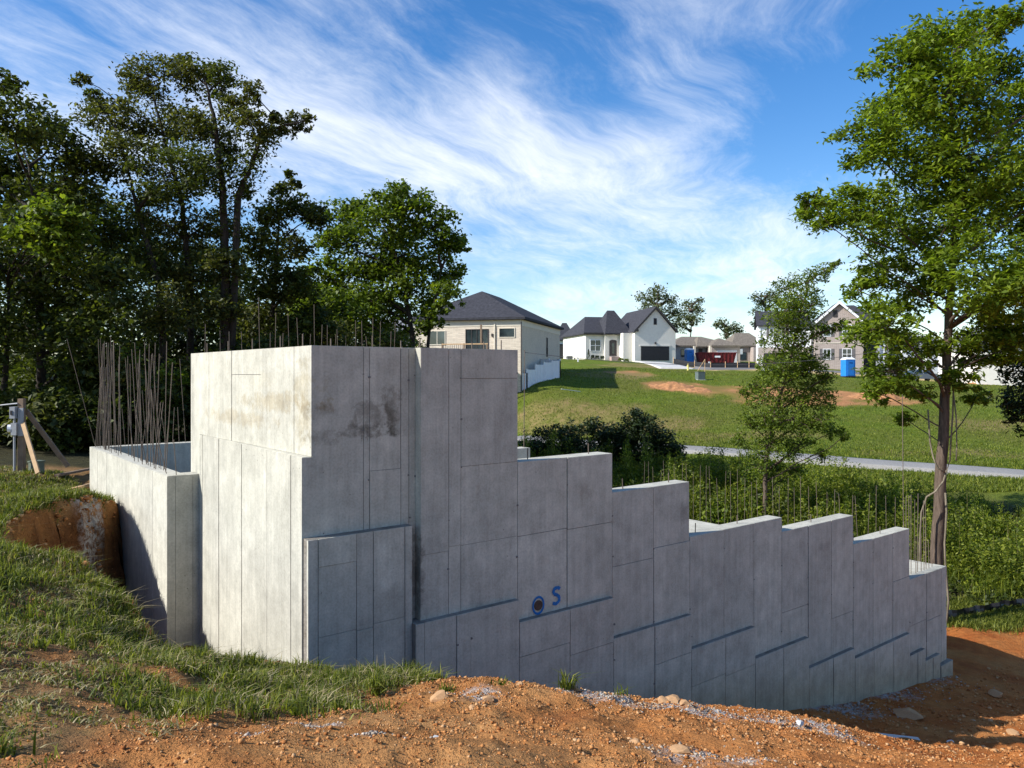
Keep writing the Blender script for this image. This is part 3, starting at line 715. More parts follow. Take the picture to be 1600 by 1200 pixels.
for i in range(12): rebar(3.36 + R.uniform(-.06, .08), 13.4 + R.random() * 1.9, -1.577, R.choice([1.9, 2.0, 2.1, 1.1]), R.uniform(-.2, .16), R.uniform(-.1, .14))
rebar(3.33, 18.42, -1.577, 2.3, -.55, -.02)
for i in range(13): rebar(3.75 + i * .14, 18.34 + R.uniform(-.05, .05), -1.577, R.choice([2.0, 1.2, .9, 1.9, .8]), R.uniform(-.15, .1), R.uniform(-.1, .1))
for i in range(27): rebar(5.65 + i * .197 + R.uniform(-.09, .09), 18.34, -.36, R.choice([1.5, 1.75, 1.6, 1.85, 1.35, 1.1]) + (.35 if i in (6, 13) else 0), R.uniform(-.09, .09), R.uniform(-.08, .08), .0072)
for i in range(40): rebar(20.24, 8.62 + i * .24 + R.uniform(-.04, .04), -4.812, R.choice([1.6, 1.75, 1.5, 1.85]), R.uniform(-.05, .05), R.uniform(-.08, .08), .006)
for i in range(11): rebar(18.47 + i * .155, 8.36 + R.uniform(-.03, .03), -4.805, R.choice([1.3, 1.7, .9, 1.9]) if i < 9 else .7, R.uniform(-.02, .02), R.uniform(-.02, .02), .008)
rebar(18.62, 8.40, -4.81, 4.3, .03, .05, .008); ROD = rebar(10.43, 12.62, -1.585, 2.08, .02, 0, .009)
for (x, z) in [(6.95, -1.219), (8.15, -1.219), (8.9, -1.815), (10.0, -1.815), (10.7, -2.735), (11.9, -2.735), (13.35, -3.007), (14.4, -3.007), (16.1, -3.617), (17.3, -3.617)]: rebar(x, 8.33, z, .16, R.uniform(-.01, .01), 0, .008)
for x in (4.05, 4.6, 5.0, 5.28, 6.1, 6.3, 6.5, 6.6): rebar(x - .05, 8.42, ZT, R.choice([.09, .14, .11]), 0, 0, .008)
for y in (8.9, 9.6, 10.6, 11.6, 12.6): rebar(3.86, y, ZT, .16, 0, 0, .008)

# blue spray marks and the pipe sleeve they point to
M_BLUE = simple('blue_spray_paint', (.015, .15, .42), .7, .3, 14); M_RUST = simple('clay_plugged_pipe', (.085, .055, .04), .9, .35, 20)
CXO, CZO, YW = 7.005, -3.27 + .02, 8.175 - .0175
m = MB(); k = 22
ring = [[(CXO + math.cos(2 * math.pi * i / k) * r * .86, YW, CZO + math.sin(2 * math.pi * i / k) * r) for i in range(k)] for r in (.098, .132)]
for i in range(k):
    j = (i + 1) % k
    m.poly([ring[0][i], ring[0][j], ring[1][j], ring[1][i]])
fpart(m, 'paint_ring', M_BLUE)
m = MB().tube([(CXO, YW + .03, CZO), (CXO, YW - .004, CZO)], .072, 16); fpart(m, 'pipe_sleeve', M_RUST)
sp = [(a * .85, b * .85) for a, b in ((.085, .115), (.045, .145), (-.03, .14), (-.06, .095), (-.035, .05), (.03, .02), (.07, -.03), (.055, -.085), (-.005, -.115), (-.075, -.095))]
def ribbon_xz(pts, w, y, cx, cz):
    P = [Vector((a, 0, b)) for a, b in pts]; Q = []
    for i in range(len(P) - 1):
        for t in (0, .25, .5, .75):
            p0 = P[max(i - 1, 0)]; p1 = P[i]; p2 = P[i + 1]; p3 = P[min(i + 2, len(P) - 1)]
            Q.append(.5 * ((2 * p1) + (p2 - p0) * t + (2 * p0 - 5 * p1 + 4 * p2 - p3) * t * t + (3 * p1 - p0 - 3 * p2 + p3) * t ** 3))
    Q.append(P[-1]); m = MB(); e = []
    for i, q in enumerate(Q):
        d = (Q[min(i + 1, len(Q) - 1)] - Q[max(i - 1, 0)]).normalized(); n_ = Vector((-d.z, 0, d.x)); ww = w * (.8 + .4 * ((i * 7) % 5) / 5)
        e.append((q + n_ * ww, q - n_ * ww))
    for i in range(len(e) - 1): m.poly([(p.x + cx, y, p.z + cz) for p in (e[i][0], e[i + 1][0], e[i + 1][1], e[i][1])])
    return m
fpart(ribbon_xz(sp, .025, YW, CXO + .335, CZO + .06), 'painted_letter', M_BLUE)

# ------------------------------------------------------------------ leaves, trees, shrubs
def leaf_quads(C, size, up=.5, aspect=.5, droop=0.0, rng=RNG, tone=None):
    """diamond leaves, one island each, at centres C"""
    n = len(C); nrm = rng.normal(size=(n, 3)); nrm[:, 2] = np.abs(nrm[:, 2]) + up; nrm /= np.linalg.norm(nrm, axis=1)[:, None]
    t = rng.normal(size=(n, 3)); t[:, 2] -= droop; t -= nrm * (t * nrm).sum(1)[:, None]; t /= np.linalg.norm(t, axis=1)[:, None]
    b = np.cross(nrm, t); s = size * rng.uniform(.6, 1.25, n)[:, None]
    a0 = C - t * s * .5; a2 = C + t * s * .5; fold = nrm * s * .10
    a1 = C - t * s * .05 + b * s * aspect * .5 + fold; a3 = C - t * s * .05 - b * s * aspect * .5 + fold
    V = np.stack([a0, a1, a2, a3], 1).reshape(-1, 3); F = np.arange(4 * n).reshape(n, 4); return V, F
def limb(mb, a, b, r0, r1, rng, bend=.12, n=5, seg=5):
    a = Vector(a); b = Vector(b); L = (b - a).length; P = []
    off = Vector(rng.normal(size=3)) * L * bend; off.z = abs(off.z) * .6
    for i in range(seg + 1):
        t = i / seg; P.append(a.lerp(b, t) + off * (4 * t * (1 - t)) * .5 + Vector(rng.normal(size=3)) * L * .012 * (0 < i < seg))
    mb.tube(P, [r0 + (r1 - r0) * i / seg for i in range(seg + 1)], n, False)
def make_tree(name, label, D, trunk, blobs, leafmat, bark, density=1.0, leaf=.2, aspect=.5, droop=.3, group=None, r0=.2, depth=1.0, cat='tree', sub=14, spread=.30, seed=1, alt=None, ivy=0, trunks=None, minz=None, wood=True, up=.5, sat=5, flat=.62):
    """trunk: [(px,py)...] at distance D; blobs: (px, py, radius px[, dz along the view in m])"""
    rng = np.random.default_rng(seed); pm = D / 1200
    T = [at(px, py, D) for px, py in trunk]
    gb = T[0].copy(); g = hz(gb[0], gb[1]); T[0][2] = g - .15
    root = empty(name, (T[0][0], T[0][1], g)); tag(root, label, cat, group); O = np.array(root.location)
    tm = MB(); allT = []
    for k, tr in enumerate([T] + [[at(px, py, D + dd) for px, py, dd in q] for q in (trunks or [])]):
        if k: tr[0][2] = hz(tr[0][0], tr[0][1]) - .15
        P = [];
        for i in range(len(tr) - 1):
            for t in np.linspace(0, 1, 6, endpoint=False): P.append(tr[i] * (1 - t) + tr[i + 1] * t + rng.normal(size=3) * .012 * D / 24 * (i + t > .2))
        P.append(tr[-1]); P = np.array(P); allT.append(P); n = len(P); rr = r0 * (1 if k == 0 else .7)
        rad = [rr * (1.25 if i == 0 else 1) * (1 - .86 * (i / (n - 1)) ** 1.1) for i in range(n)]
        tm.tube([tuple(p - O) for p in P], rad, 9, True)
    AT = np.concatenate(allT)
    lm = MB(); Cs = []; Calt = []
    for b in blobs:
        px, py, rp = b[:3]; r = rp * pm
        dz = b[3] if len(b) > 3 else rng.uniform(-1, 1) * depth * (1.0 + r)
        c = at(px, py, D); s_ = dz; c = c + np.array([FW[0], FW[1], 0]) * s_
        c[2] = -(py - 583) / 1200 * (D + s_); c[0] += RT[0] * s_ * (px - 800) / 1200; c[1] += RT[1] * s_ * (px - 800) / 1200
        # limb from the trunk, from somewhat lower
        dd = np.linalg.norm(AT[:, :2] - c[:2], axis=1) * .8 + np.abs(AT[:, 2] - (c[2] - .6 * np.linalg.norm(AT[:, :2] - c[:2], axis=1)))
        j = int(np.argmin(dd))
        if wood: limb(lm, AT[j] - O, c - O, max(.018, min(.09, r * .055)) * (D / 30 + .3), .012 * (D / 30 + .3), rng, .10)
        ns = max(4, int(sub * (.5 + r)))
        dirs = rng.normal(size=(ns, 3)); dirs /= np.linalg.norm(dirs, axis=1)[:, None]
        sc = c + dirs * (r * rng.uniform(.35, 1.0, ns) ** .6)[:, None] * np.array([1, 1, .85])
        if wood:
            for q in sc[::2]: limb(lm, c - O, q - O, .012 * (D / 30 + .3), .006 * (D / 30 + .3), rng, .08, 3, 3)
        per = int(density * 620 * r * r / (leaf / .2) ** 2 / ns * 1.0) + 5
        L = sc[:, None, :] + rng.normal(size=(ns, per, 3)) * np.array([1, 1, flat]) * (r * spread)
        L = L.reshape(-1, 3)
        if sat:
            dq = rng.normal(size=(sat, 3)); dq /= np.linalg.norm(dq, axis=1)[:, None]; sq = c + dq * (r * rng.uniform(.95, 1.45, sat))[:, None] * np.array([1, 1, .8])
            if wood:
                for q in sq: limb(lm, c - O, q - O, .011 * (D / 30 + .3), .004 * (D / 30 + .3), rng, .12, 3, 4)
            q = sq[:, None, :] + rng.normal(size=(sat, max(4, per // 2), 3)) * np.array([1, 1, .7]) * (r * spread * .55); L = np.concatenate([L, q.reshape(-1, 3)])
        if alt is not None and rng.random() < alt[1] or (len(b) > 4): Calt.append(L)
        else: Cs.append(L)
    if ivy:
        for P in allT:
            q = P[rng.integers(0, int(len(P) * .75), ivy)]; Cs.append(q + rng.normal(size=q.shape) * np.array([.28, .28, .2]) * r0 / .2)
    link('trunk', None, None, root) if False else tm.build('trunk', bark, root, True)
    if lm.v: tag(lm.build('limbs', bark, root, True), kind='stuff')
    for nm, LL, mm in (('crown', Cs, leafmat), ('crown', Calt, alt[0] if alt else leafmat)):
        if not LL: continue
        L = np.concatenate(LL)
        if minz is not None: L = L[L[:, 2] > minz]
        V, F = leaf_quads(L - O, leaf, up, aspect, droop, rng); link(nm, mesh_np(nm, V, F), mm, root)
    return root

# big tree on the right, ash-like leaves, sunlit
right_blobs = [(1470, 62, 48), (1530, 48, 36), (1568, 30, 28), (1420, 105, 46), (1400, 178, 50), (1480, 150, 62), (1560, 130, 56), (1355, 225, 38), (1430, 255, 62), (1520, 245, 70), (1600, 210, 62), (1345, 320, 42), (1290, 335, 36), (1268, 318, 18),
               (1400, 355, 60), (1480, 350, 60), (1560, 335, 66), (1380, 425, 34), (1440, 455, 48), (1540, 440, 60), (1605, 440, 55), (1385, 510, 44), (1430, 545, 40), (1395, 580, 34), (1430, 610, 22), (1530, 510, 44), (1575, 500, 40), (1560, 548, 30), (1522, 556, 22), (1600, 528, 34), (1500, 590, 22, -.6), (1520, 620, 18),
               (1650, 300, 70), (1660, 420, 70), (1670, 140, 50), (1350, 520, 22), (1345, 455, 20), (1372, 615, 20), (1415, 655, 14)]
RT_TREE = make_tree('shade_tree', 'tall sunlit tree with dangling vines, its bare trunk behind the right end of the foundation', 24.3, [(1463, 985), (1464, 860), (1470, 740), (1477, 600), (1484, 470), (1492, 350), (1490, 220), (1482, 90)], right_blobs, L_RIGHT, M_BARK,
                    density=2.9, leaf=.215, aspect=.40, droop=.8, r0=.215, depth=1.0, sub=10, spread=.29, seed=11, sat=8, flat=.46, up=.8)
# vines hanging on its trunk: part of that tree
vm = MB(); Dv = 23.95; o_ = Vector(RT_TREE.location)
for pts, r in [([(1488, 600, 0), (1494, 650, 0), (1495, 700, 0), (1494, 720, 0)], .022), ([(1491, 560, 0), (1489, 640, .1), (1484, 720, .1), (1478, 740, -.1), (1466, 732, -.25), (1458, 715, -.1), (1453, 690, 0), (1450, 640, 0)], .026), ([(1479, 735, -.1), (1474, 752, -.2), (1462, 768, -.3), (1448, 776, -.1), (1440, 800, 0), (1437, 850, 0), (1436, 960, 0)], .03),
               ([(1477, 770, 0), (1479, 800, 0), (1476, 850, 0), (1477, 880, 0), (1482, 940, 0), (1478, 985, 0)], .03)]:
    vm.tube([Vector(at(a, b, Dv + c)) - o_ for a, b, c in pts], r, 5)
vm.build('vine', M_VINE, RT_TREE, True)
make_tree('young_tree', 'slender young tree leaning right in the brush, its crown before the brick house', 32, [(1194, 800), (1197, 720), (1212, 640), (1236, 560), (1252, 480), (1275, 425)],
          [(1262, 442, 22), (1240, 470, 22), (1230, 515, 24), (1262, 482, 22), (1222, 570, 24), (1260, 560, 24), (1200, 575, 14), (1275, 600, 20), (1288, 424, 11), (1305, 412, 8), (1232, 452, 20), (1225, 488, 26), (1252, 515, 30), (1213, 540, 24), (1240, 568, 32), (1212, 606, 34), (1258, 618, 32), (1182, 602, 12), (1165, 612, 9), (1195, 650, 27), (1240, 655, 32), (1282, 655, 22), (1200, 695, 24), (1250, 695, 22), (1170, 660, 14), (1300, 675, 14), (1318, 682, 8), (1282, 520, 14), (1302, 512, 11), (1318, 506, 8), (1185, 730, 20), (1215, 735, 18), (1245, 735, 12), (1282, 712, 10), (1270, 575, 18), (1155, 690, 14), (1292, 590, 12)],
          L_SMALL, M_BARK, density=1.15, leaf=.155, aspect=.45, droop=.9, r0=.10, depth=.5, sub=11, spread=.32, seed=12, sat=10, flat=.5)
# the dark trees on the left
make_tree('ivy_tree', 'tallest dark tree on the left with several ivy clad trunks and one bare limb', 30, [(352, 560), (352, 430), (348, 300), (335, 190), (320, 120)],
          [(300, 118, 36), (345, 130, 34), (282, 105, 18), (232, 120, 34), (205, 130, 18), (130, 125, 12), (145, 150, 14), (180, 180, 40), (250, 190, 48), (318, 200, 46), (368, 170, 26), (392, 142, 16), (388, 185, 18), (200, 245, 46), (268, 270, 50), (335, 270, 40), (362, 235, 20), (342, 345, 36), (232, 335, 42), (284, 370, 40), (352, 415, 30), (300, 440, 42), (235, 420, 40), (345, 480, 32), (415, 212, 18), (440, 200, 18), (465, 190, 18), (482, 186, 9), (425, 182, 10), (385, 300, 12), (265, 480, 40)],
          L_DARK, M_BARKD, density=1.75, leaf=.18, aspect=.5, droop=.7, r0=.22, depth=1.0, sub=13, spread=.27, flat=.45, seed=13, sat=9, alt=(L_OLIVE, .62), ivy=1500,
          trunks=[[(300, 560, 1), (296, 430, 1), (285, 320, 1), (255, 210, 1), (235, 130, 1)], [(262, 560, -1), (248, 440, -1), (215, 330, -1), (190, 220, -1)], [(356, 345, 0), (372, 305, 0), (392, 262, 0), (405, 222, 0), (430, 200, 0), (470, 190, 0)]])
make_tree('leafy_tree', 'broad dark tree at the left edge with a pale green spray of leaves', 27, [(60, 720), (66, 560), (60, 400), (45, 260)],
          [(28, 190, 40), (80, 220, 44), (5, 130, 22), (20, 270, 50), (130, 270, 40), (60, 320, 50), (150, 360, 46), (20, 400, 60), (110, 430, 60), (175, 450, 44), (40, 510, 60), (130, 540, 56), (60, 600, 52), (150, 620, 44), (-60, 250, 60), (-70, 380, 70), (-70, 520, 70), (10, 660, 44), (110, 660, 36), (80, 335, 26, -2.5, 1), (60, 370, 28, -2.5, 1), (105, 365, 26, -2.4, 1), (85, 395, 24, -2.5, 1), (125, 340, 18, -2.4, 1)],
          L_DARK, M_BARKD, density=2.6, leaf=.23, aspect=.5, droop=.5, r0=.2, depth=1.2, sub=13, spread=.34, flat=.5, seed=14, alt=(L_LIME, .0), trunks=[[(0, 720, -1), (10, 560, -1), (15, 400, -1)]])
make_tree('maple_tree', 'rounded bright green tree overlapping the roof of the cream house', 40, [(642, 600), (644, 520), (630, 440), (610, 370)],
          [(532, 345, 34), (555, 328, 20), (600, 335, 36), (640, 312, 30), (625, 300, 12), (678, 355, 34), (700, 385, 22), (720, 378, 9), (560, 395, 48), (640, 395, 48), (702, 425, 24), (580, 455, 46), (650, 455, 40), (702, 455, 22), (540, 490, 42), (612, 500, 38), (505, 430, 34), (490, 480, 36), (690, 480, 12), (665, 500, 20), (515, 375, 20)],
          L_BUSH, M_BARKD, density=2.0, leaf=.23, aspect=.7, droop=.3, r0=.18, depth=.9, sub=11, spread=.31, flat=.45, seed=15, alt=(L_LIME, .25), trunks=[[(655, 600, -.5), (672, 500, -.5), (690, 420, -.5)]])
make_tree('sapling_tree', 'dark ragged tree between the tallest tree and the rounded green tree', 34, [(425, 640), (425, 500), (432, 400), (440, 300)],
          [(430, 335, 28), (468, 322, 22), (440, 300, 14), (452, 272, 7), (460, 290, 9), (408, 380, 32), (452, 388, 30), (495, 340, 20), (420, 440, 38), (470, 450, 34), (402, 505, 38), (460, 515, 36), (500, 500, 28), (380, 560, 30)],
          L_DARK, M_BARKD, density=2.6, leaf=.22, aspect=.55, droop=.5, r0=.13, depth=.8, sub=16, spread=.31, seed=16, alt=(L_OLIVE, .3))
for i, (px, D, bl, lab) in enumerate([(150, 44, [(150, 330, 40), (90, 300, 40), (40, 360, 46), (110, 400, 46), (190, 400, 46), (30, 440, 46), (150, 470, 50), (20, 530, 50), (100, 520, 50), (200, 520, 50), (150, 580, 50), (40, 600, 50)], 'dark background tree deep behind the pale green spray'),
                          (300, 46, [(230, 400, 40), (300, 410, 40), (360, 440, 36), (250, 480, 46), (340, 490, 46), (290, 540, 50), (390, 500, 40), (360, 560, 44), (240, 570, 46), (420, 560, 40)], 'dark background tree deep behind the ivy clad trunks'),
                          (480, 50, [(470, 470, 36), (520, 480, 40), (440, 520, 42), (500, 540, 44), (560, 540, 40), (600, 530, 34)], 'dark background tree low behind the rounded green tree')]):
    make_tree('background_tree', lab, D, [(px, 650), (px, 560), (px, 420)], bl, L_DARK, M_BARKD, density=1.9, leaf=.34, aspect=.6, r0=.2, depth=1.2, sub=14, spread=.36, seed=20 + i, group='trees behind the foundation')
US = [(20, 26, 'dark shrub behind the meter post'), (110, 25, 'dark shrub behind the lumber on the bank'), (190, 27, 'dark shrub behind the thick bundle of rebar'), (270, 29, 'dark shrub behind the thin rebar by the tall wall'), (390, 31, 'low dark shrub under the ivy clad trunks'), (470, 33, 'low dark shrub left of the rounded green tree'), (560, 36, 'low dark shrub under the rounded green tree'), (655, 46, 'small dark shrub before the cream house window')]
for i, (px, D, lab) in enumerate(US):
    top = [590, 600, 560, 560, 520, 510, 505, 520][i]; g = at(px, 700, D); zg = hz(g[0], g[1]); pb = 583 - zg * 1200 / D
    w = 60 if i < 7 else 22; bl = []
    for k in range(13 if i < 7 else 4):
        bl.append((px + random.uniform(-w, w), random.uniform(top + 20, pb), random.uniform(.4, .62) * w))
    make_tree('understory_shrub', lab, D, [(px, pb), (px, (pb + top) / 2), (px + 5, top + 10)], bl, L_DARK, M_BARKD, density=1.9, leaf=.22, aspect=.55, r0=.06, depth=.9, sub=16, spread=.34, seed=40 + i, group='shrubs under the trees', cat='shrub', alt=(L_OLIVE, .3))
make_tree('sunny_bush', 'yellow green bush catching the sun behind the rebar', 26, [(182, 700), (182, 640), (180, 565)], [(175, 560, 14), (200, 556, 14), (270, 580, 15), (283, 592, 10), (190, 650, 18), (172, 600, 10), (215, 545, 9)], L_LIME, M_BARKD, density=1.3, leaf=.16, aspect=.6, r0=.04, depth=.3, sub=10, spread=.3, seed=52, cat='bush')
# dark shrubs by the lane
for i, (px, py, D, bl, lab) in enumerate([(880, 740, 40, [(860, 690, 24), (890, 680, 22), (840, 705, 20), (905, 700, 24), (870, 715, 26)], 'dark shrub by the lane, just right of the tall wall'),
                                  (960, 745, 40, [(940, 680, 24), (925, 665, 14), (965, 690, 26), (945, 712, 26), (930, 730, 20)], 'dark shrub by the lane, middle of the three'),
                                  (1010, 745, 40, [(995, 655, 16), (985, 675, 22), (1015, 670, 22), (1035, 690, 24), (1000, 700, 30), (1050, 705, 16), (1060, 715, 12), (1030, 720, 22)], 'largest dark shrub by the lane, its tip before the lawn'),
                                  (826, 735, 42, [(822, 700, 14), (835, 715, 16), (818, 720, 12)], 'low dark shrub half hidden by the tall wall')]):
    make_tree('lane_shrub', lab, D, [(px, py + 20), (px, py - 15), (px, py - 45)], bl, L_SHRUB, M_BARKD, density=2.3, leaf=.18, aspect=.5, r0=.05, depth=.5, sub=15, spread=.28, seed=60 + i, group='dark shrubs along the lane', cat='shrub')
# shrub at the right edge, shaded branch of a neighbour tree
make_tree('edge_tree', 'dark leafy tree at the right edge below the tall sunlit tree', 26, [(1690, 960), (1680, 800), (1660, 650), (1650, 560)], [(1590, 580, 22), (1600, 620, 34), (1610, 660, 24), (1575, 630, 14), (1640, 620, 50), (1660, 560, 50), (1580, 565, 10), (1640, 690, 30)], L_SHRUB, M_BARK, density=1.5, leaf=.2, aspect=.4, droop=.7, r0=.18, depth=.5, sub=14, spread=.26, seed=70)
# far trees over the houses
for i, (px, py, D, bl, lab) in enumerate([(1030, 565, 165, [(1010, 468, 15), (1028, 458, 13), (1045, 468, 12), (1020, 485, 16), (1048, 490, 14), (1035, 505, 14), (1052, 510, 10)], 'pale airy tree far behind the white house garage'),
                                  (1080, 565, 175, [(1075, 478, 10), (1090, 482, 10), (1070, 495, 12), (1085, 500, 11), (1092, 470, 6), (1065, 510, 9)], 'thin far tree, right of the airy tree by the garage'),
                                  (1135, 565, 170, [(1130, 505, 9), (1145, 512, 9), (1138, 520, 10), (1120, 508, 5), (1155, 515, 6)], 'small far tree over the brown roofs'),
                                  (1195, 565, 150, [(1185, 465, 10), (1205, 462, 12), (1195, 478, 10), (1215, 470, 10), (1180, 488, 8), (1182, 505, 6)], 'far tree above the left end of the brick house'),
                                  (1595, 565, 160, [(1590, 500, 16), (1610, 490, 18), (1580, 515, 10)], 'far tree at the right edge over the white house')]):
    make_tree('distant_tree', lab, D, [(px, py), (px, py - 40), (px, bl[0][1])], bl, L_FAR, M_BARK, density=.9, leaf=.55, aspect=.6, r0=.22, depth=.5, sub=9, spread=.34, seed=80 + i, group='far trees behind the houses')
# long tree line far away so that the sky meets green
def far_wood():
    C = []
    rng = np.random.default_rng(5)
    for la in np.arange(-420, 420, 5.0):
        D = 330 + rng.uniform(-20, 20); b = ld(la, D); h = rng.uniform(5, 9); n = 130
        q = rng.normal(size=(n, 3)) * np.array([3.2, 3.2, h * .32]); q[:, 2] = np.abs(q[:, 2]) * 1.2
        C.append(q + np.array([b[0], b[1], 2.5]))
    V, F = leaf_quads(np.concatenate(C), 1.9, .5, .8, 0, rng); o = link('far_woods', mesh_np('far_woods', V, F), L_FAR); tag(o, kind='stuff', label='low line of woods far beyond the houses')
far_wood()

def blades(P, hgt, wid, lean, rng, seg3=True):
    """grass blades: a bent strip of one quad and one triangle"""
    n = len(P); a = rng.uniform(0, 2 * math.pi, n); side = np.stack([np.cos(a), np.sin(a), np.zeros(n)], -1)
    a2 = rng.uniform(0, 2 * math.pi, n); ln = np.stack([np.cos(a2), np.sin(a2), np.zeros(n)], -1) * (np.abs(rng.normal(size=n)) * lean)[:, None]
    h = (hgt * rng.uniform(.45, 1.3, n))[:, None]; up = np.array([0, 0, 1.0])
    w = (wid * rng.uniform(.7, 1.3, n))[:, None]
    b0 = P - side * w; b1 = P + side * w; mid = P + up * h * .6 + ln * h * .35; m0 = mid - side * w * .75; m1 = mid + side * w * .75
    tip = P + up * h * (1 - .35 * np.minimum(1, np.linalg.norm(ln, axis=1))[:, None]) + ln * h * 1.0
    V = np.stack([b0, b1, m1, m0, tip], 1).reshape(-1, 3); k = np.arange(n)[:, None] * 5
    return V, k + np.array([[0, 1, 2, 3]]), k + np.array([[3, 2, 4]])
# undergrowth between the foundation and the lane
def undergrowth():
    rng = np.random.default_rng(9); G_ = {'hi': [], 'mid': [], 'lo': []}; ST = MB()
    cnt = 0
    while cnt < 1750:
        px = rng.uniform(800, 1700); D = rng.uniform(23.5, 43); p = FW * D + RT * ((px - 800) / 1200 * D)
        # keep off the lane, the building and the open strip right of the end wall
        lim = np.interp(px, [800, 960, 1080, 1200, 1400, 1600, 1700], [55, 51, 48, 45.5, 41.4, 38.2, 37])
        if D > lim - (3.2 if px > 1230 else 1.6): continue
        if p[0] < 21.6 and p[1] < 19.4: continue
        if px > 1440 and D < 26.2 - (px - 1480) * .004: continue
        z = hz(p[0], p[1]); dist = lim - D
        v = fbm(np.array([p[0]]), np.array([p[1]]), .34, 3, 51)[0]; v = float(np.clip((v - .5) * 2.2 + .5, 0, 1)); edge = .8 if dist > 7 else .25 + .08 * dist
        if v < .26 and rng.random() < .75: cnt += 1; continue
        kind = 'lo' if v < .40 else ('mid' if rng.random() < .55 else 'hi')
        if kind == 'lo': h = .45 * edge * rng.uniform(.6, 1.3); r = rng.uniform(.6, 1.1); n = 46
        elif kind == 'mid': h = (.6 + .9 * v) * edge * rng.uniform(.6, 1.2); r = rng.uniform(.35, .8); n = int(75 * h) + 15
        else: h = (.8 + 1.5 * v) * edge * rng.uniform(.6, 1.35); r = rng.uniform(.18, .5); n = int(70 * h) + 12
        q = rng.normal(size=(n, 3)) * np.array([r * .5, r * .5, 1]); q[:, 2] = rng.beta(1.6, 1.4, n) * h; q[:, :2] *= (1.15 - .6 * q[:, 2:3] / max(h, .1))
        base = np.array([p[0], p[1], z]); G_[kind].append(q + base); cnt += 1
        if kind == 'hi':
            for _ in range(1 if rng.random() < .5 else 0): a = base + rng.normal(size=3) * np.array([r * .3, r * .3, 0]); ST.tube([a - np.array([0, 0, .1]), a + np.array([rng.normal() * .08, rng.normal() * .08, h * 1.05])], [.008, .003], 3, False)
    G_['lime'] = []; G_['dark'] = []
    for i in range(64):
        px = rng.uniform(830, 1680); D = rng.uniform(24.5, 38); p = FW * D + RT * ((px - 800) / 1200 * D)
        lim = np.interp(px, [800, 960, 1080, 1200, 1400, 1600, 1700], [55, 51, 48, 45.5, 41.4, 38.2, 37])
        if D > lim - 5 or (p[0] < 21.9 and p[1] < 19.6) or (px > 1440 and D < 26.6): continue
        z = hz(p[0], p[1]); r = rng.uniform(.5, 1.0); h = rng.uniform(.7, 1.5); n = int(330 * r)
        d = rng.normal(size=(n, 3)); d /= np.linalg.norm(d, axis=1)[:, None]; d *= rng.uniform(.5, 1.1, (n, 1)) * (1 + .3 * np.sin(d[:, :1] * 5 + i) * np.cos(d[:, 1:2] * 4)); d[:, 2] = np.abs(d[:, 2])
        G_['lime' if i % 5 < 3 else 'dark'].append(d * np.array([r, r, h]) + np.array([p[0], p[1], z]))
    for k, mat, sz, asp, up, lab in (('lime', L_LIME, .20, .6, .3, 'bright lime green bushy weeds behind the stepped wall'), ('dark', L_DARK, .19, .6, .4, 'dark broad leaved bushy weeds behind the stepped wall'), ('hi', L_WEED, .14, .38, .0, 'tall sunlit weeds between foundation and lane'), ('mid', L_WEEDM, .16, .5, .3, 'mid green tangled weeds between foundation and lane'), ('lo', L_DARK, .17, .55, .5, 'low weeds leafed dark for the shaded hollows between foundation and lane')):  # the low weeds' dark leaf colour paints in the shade of the hollows
        V, F = leaf_quads(np.concatenate(G_[k]), sz, up, asp, .2, rng); o = link('undergrowth', mesh_np('undergrowth', V, F), mat); tag(o, kind='stuff', label=lab)
    B = np.concatenate(G_['hi'] + G_['mid'][::2]); B = B[rng.integers(0, len(B), 46000)]; Zg = height(B[:, 0], B[:, 1]); B = np.stack([B[:, 0] + rng.normal(size=len(B)) * .2, B[:, 1] + rng.normal(size=len(B)) * .2, Zg], -1)
    V, Fq, Ft = blades(B, np.full(len(B), .72), np.full(len(B), .011), .5, rng); o = link('tall_grass', mesh_np('tall_grass', V, Fq, Ft), L_WEED); tag(o, kind='stuff', label='tall bright grass standing among the weeds')
    o = ST.build('weed_stems', M_DRY); tag(o, kind='stuff', label='dry stalks of the tall weeds')
undergrowth()

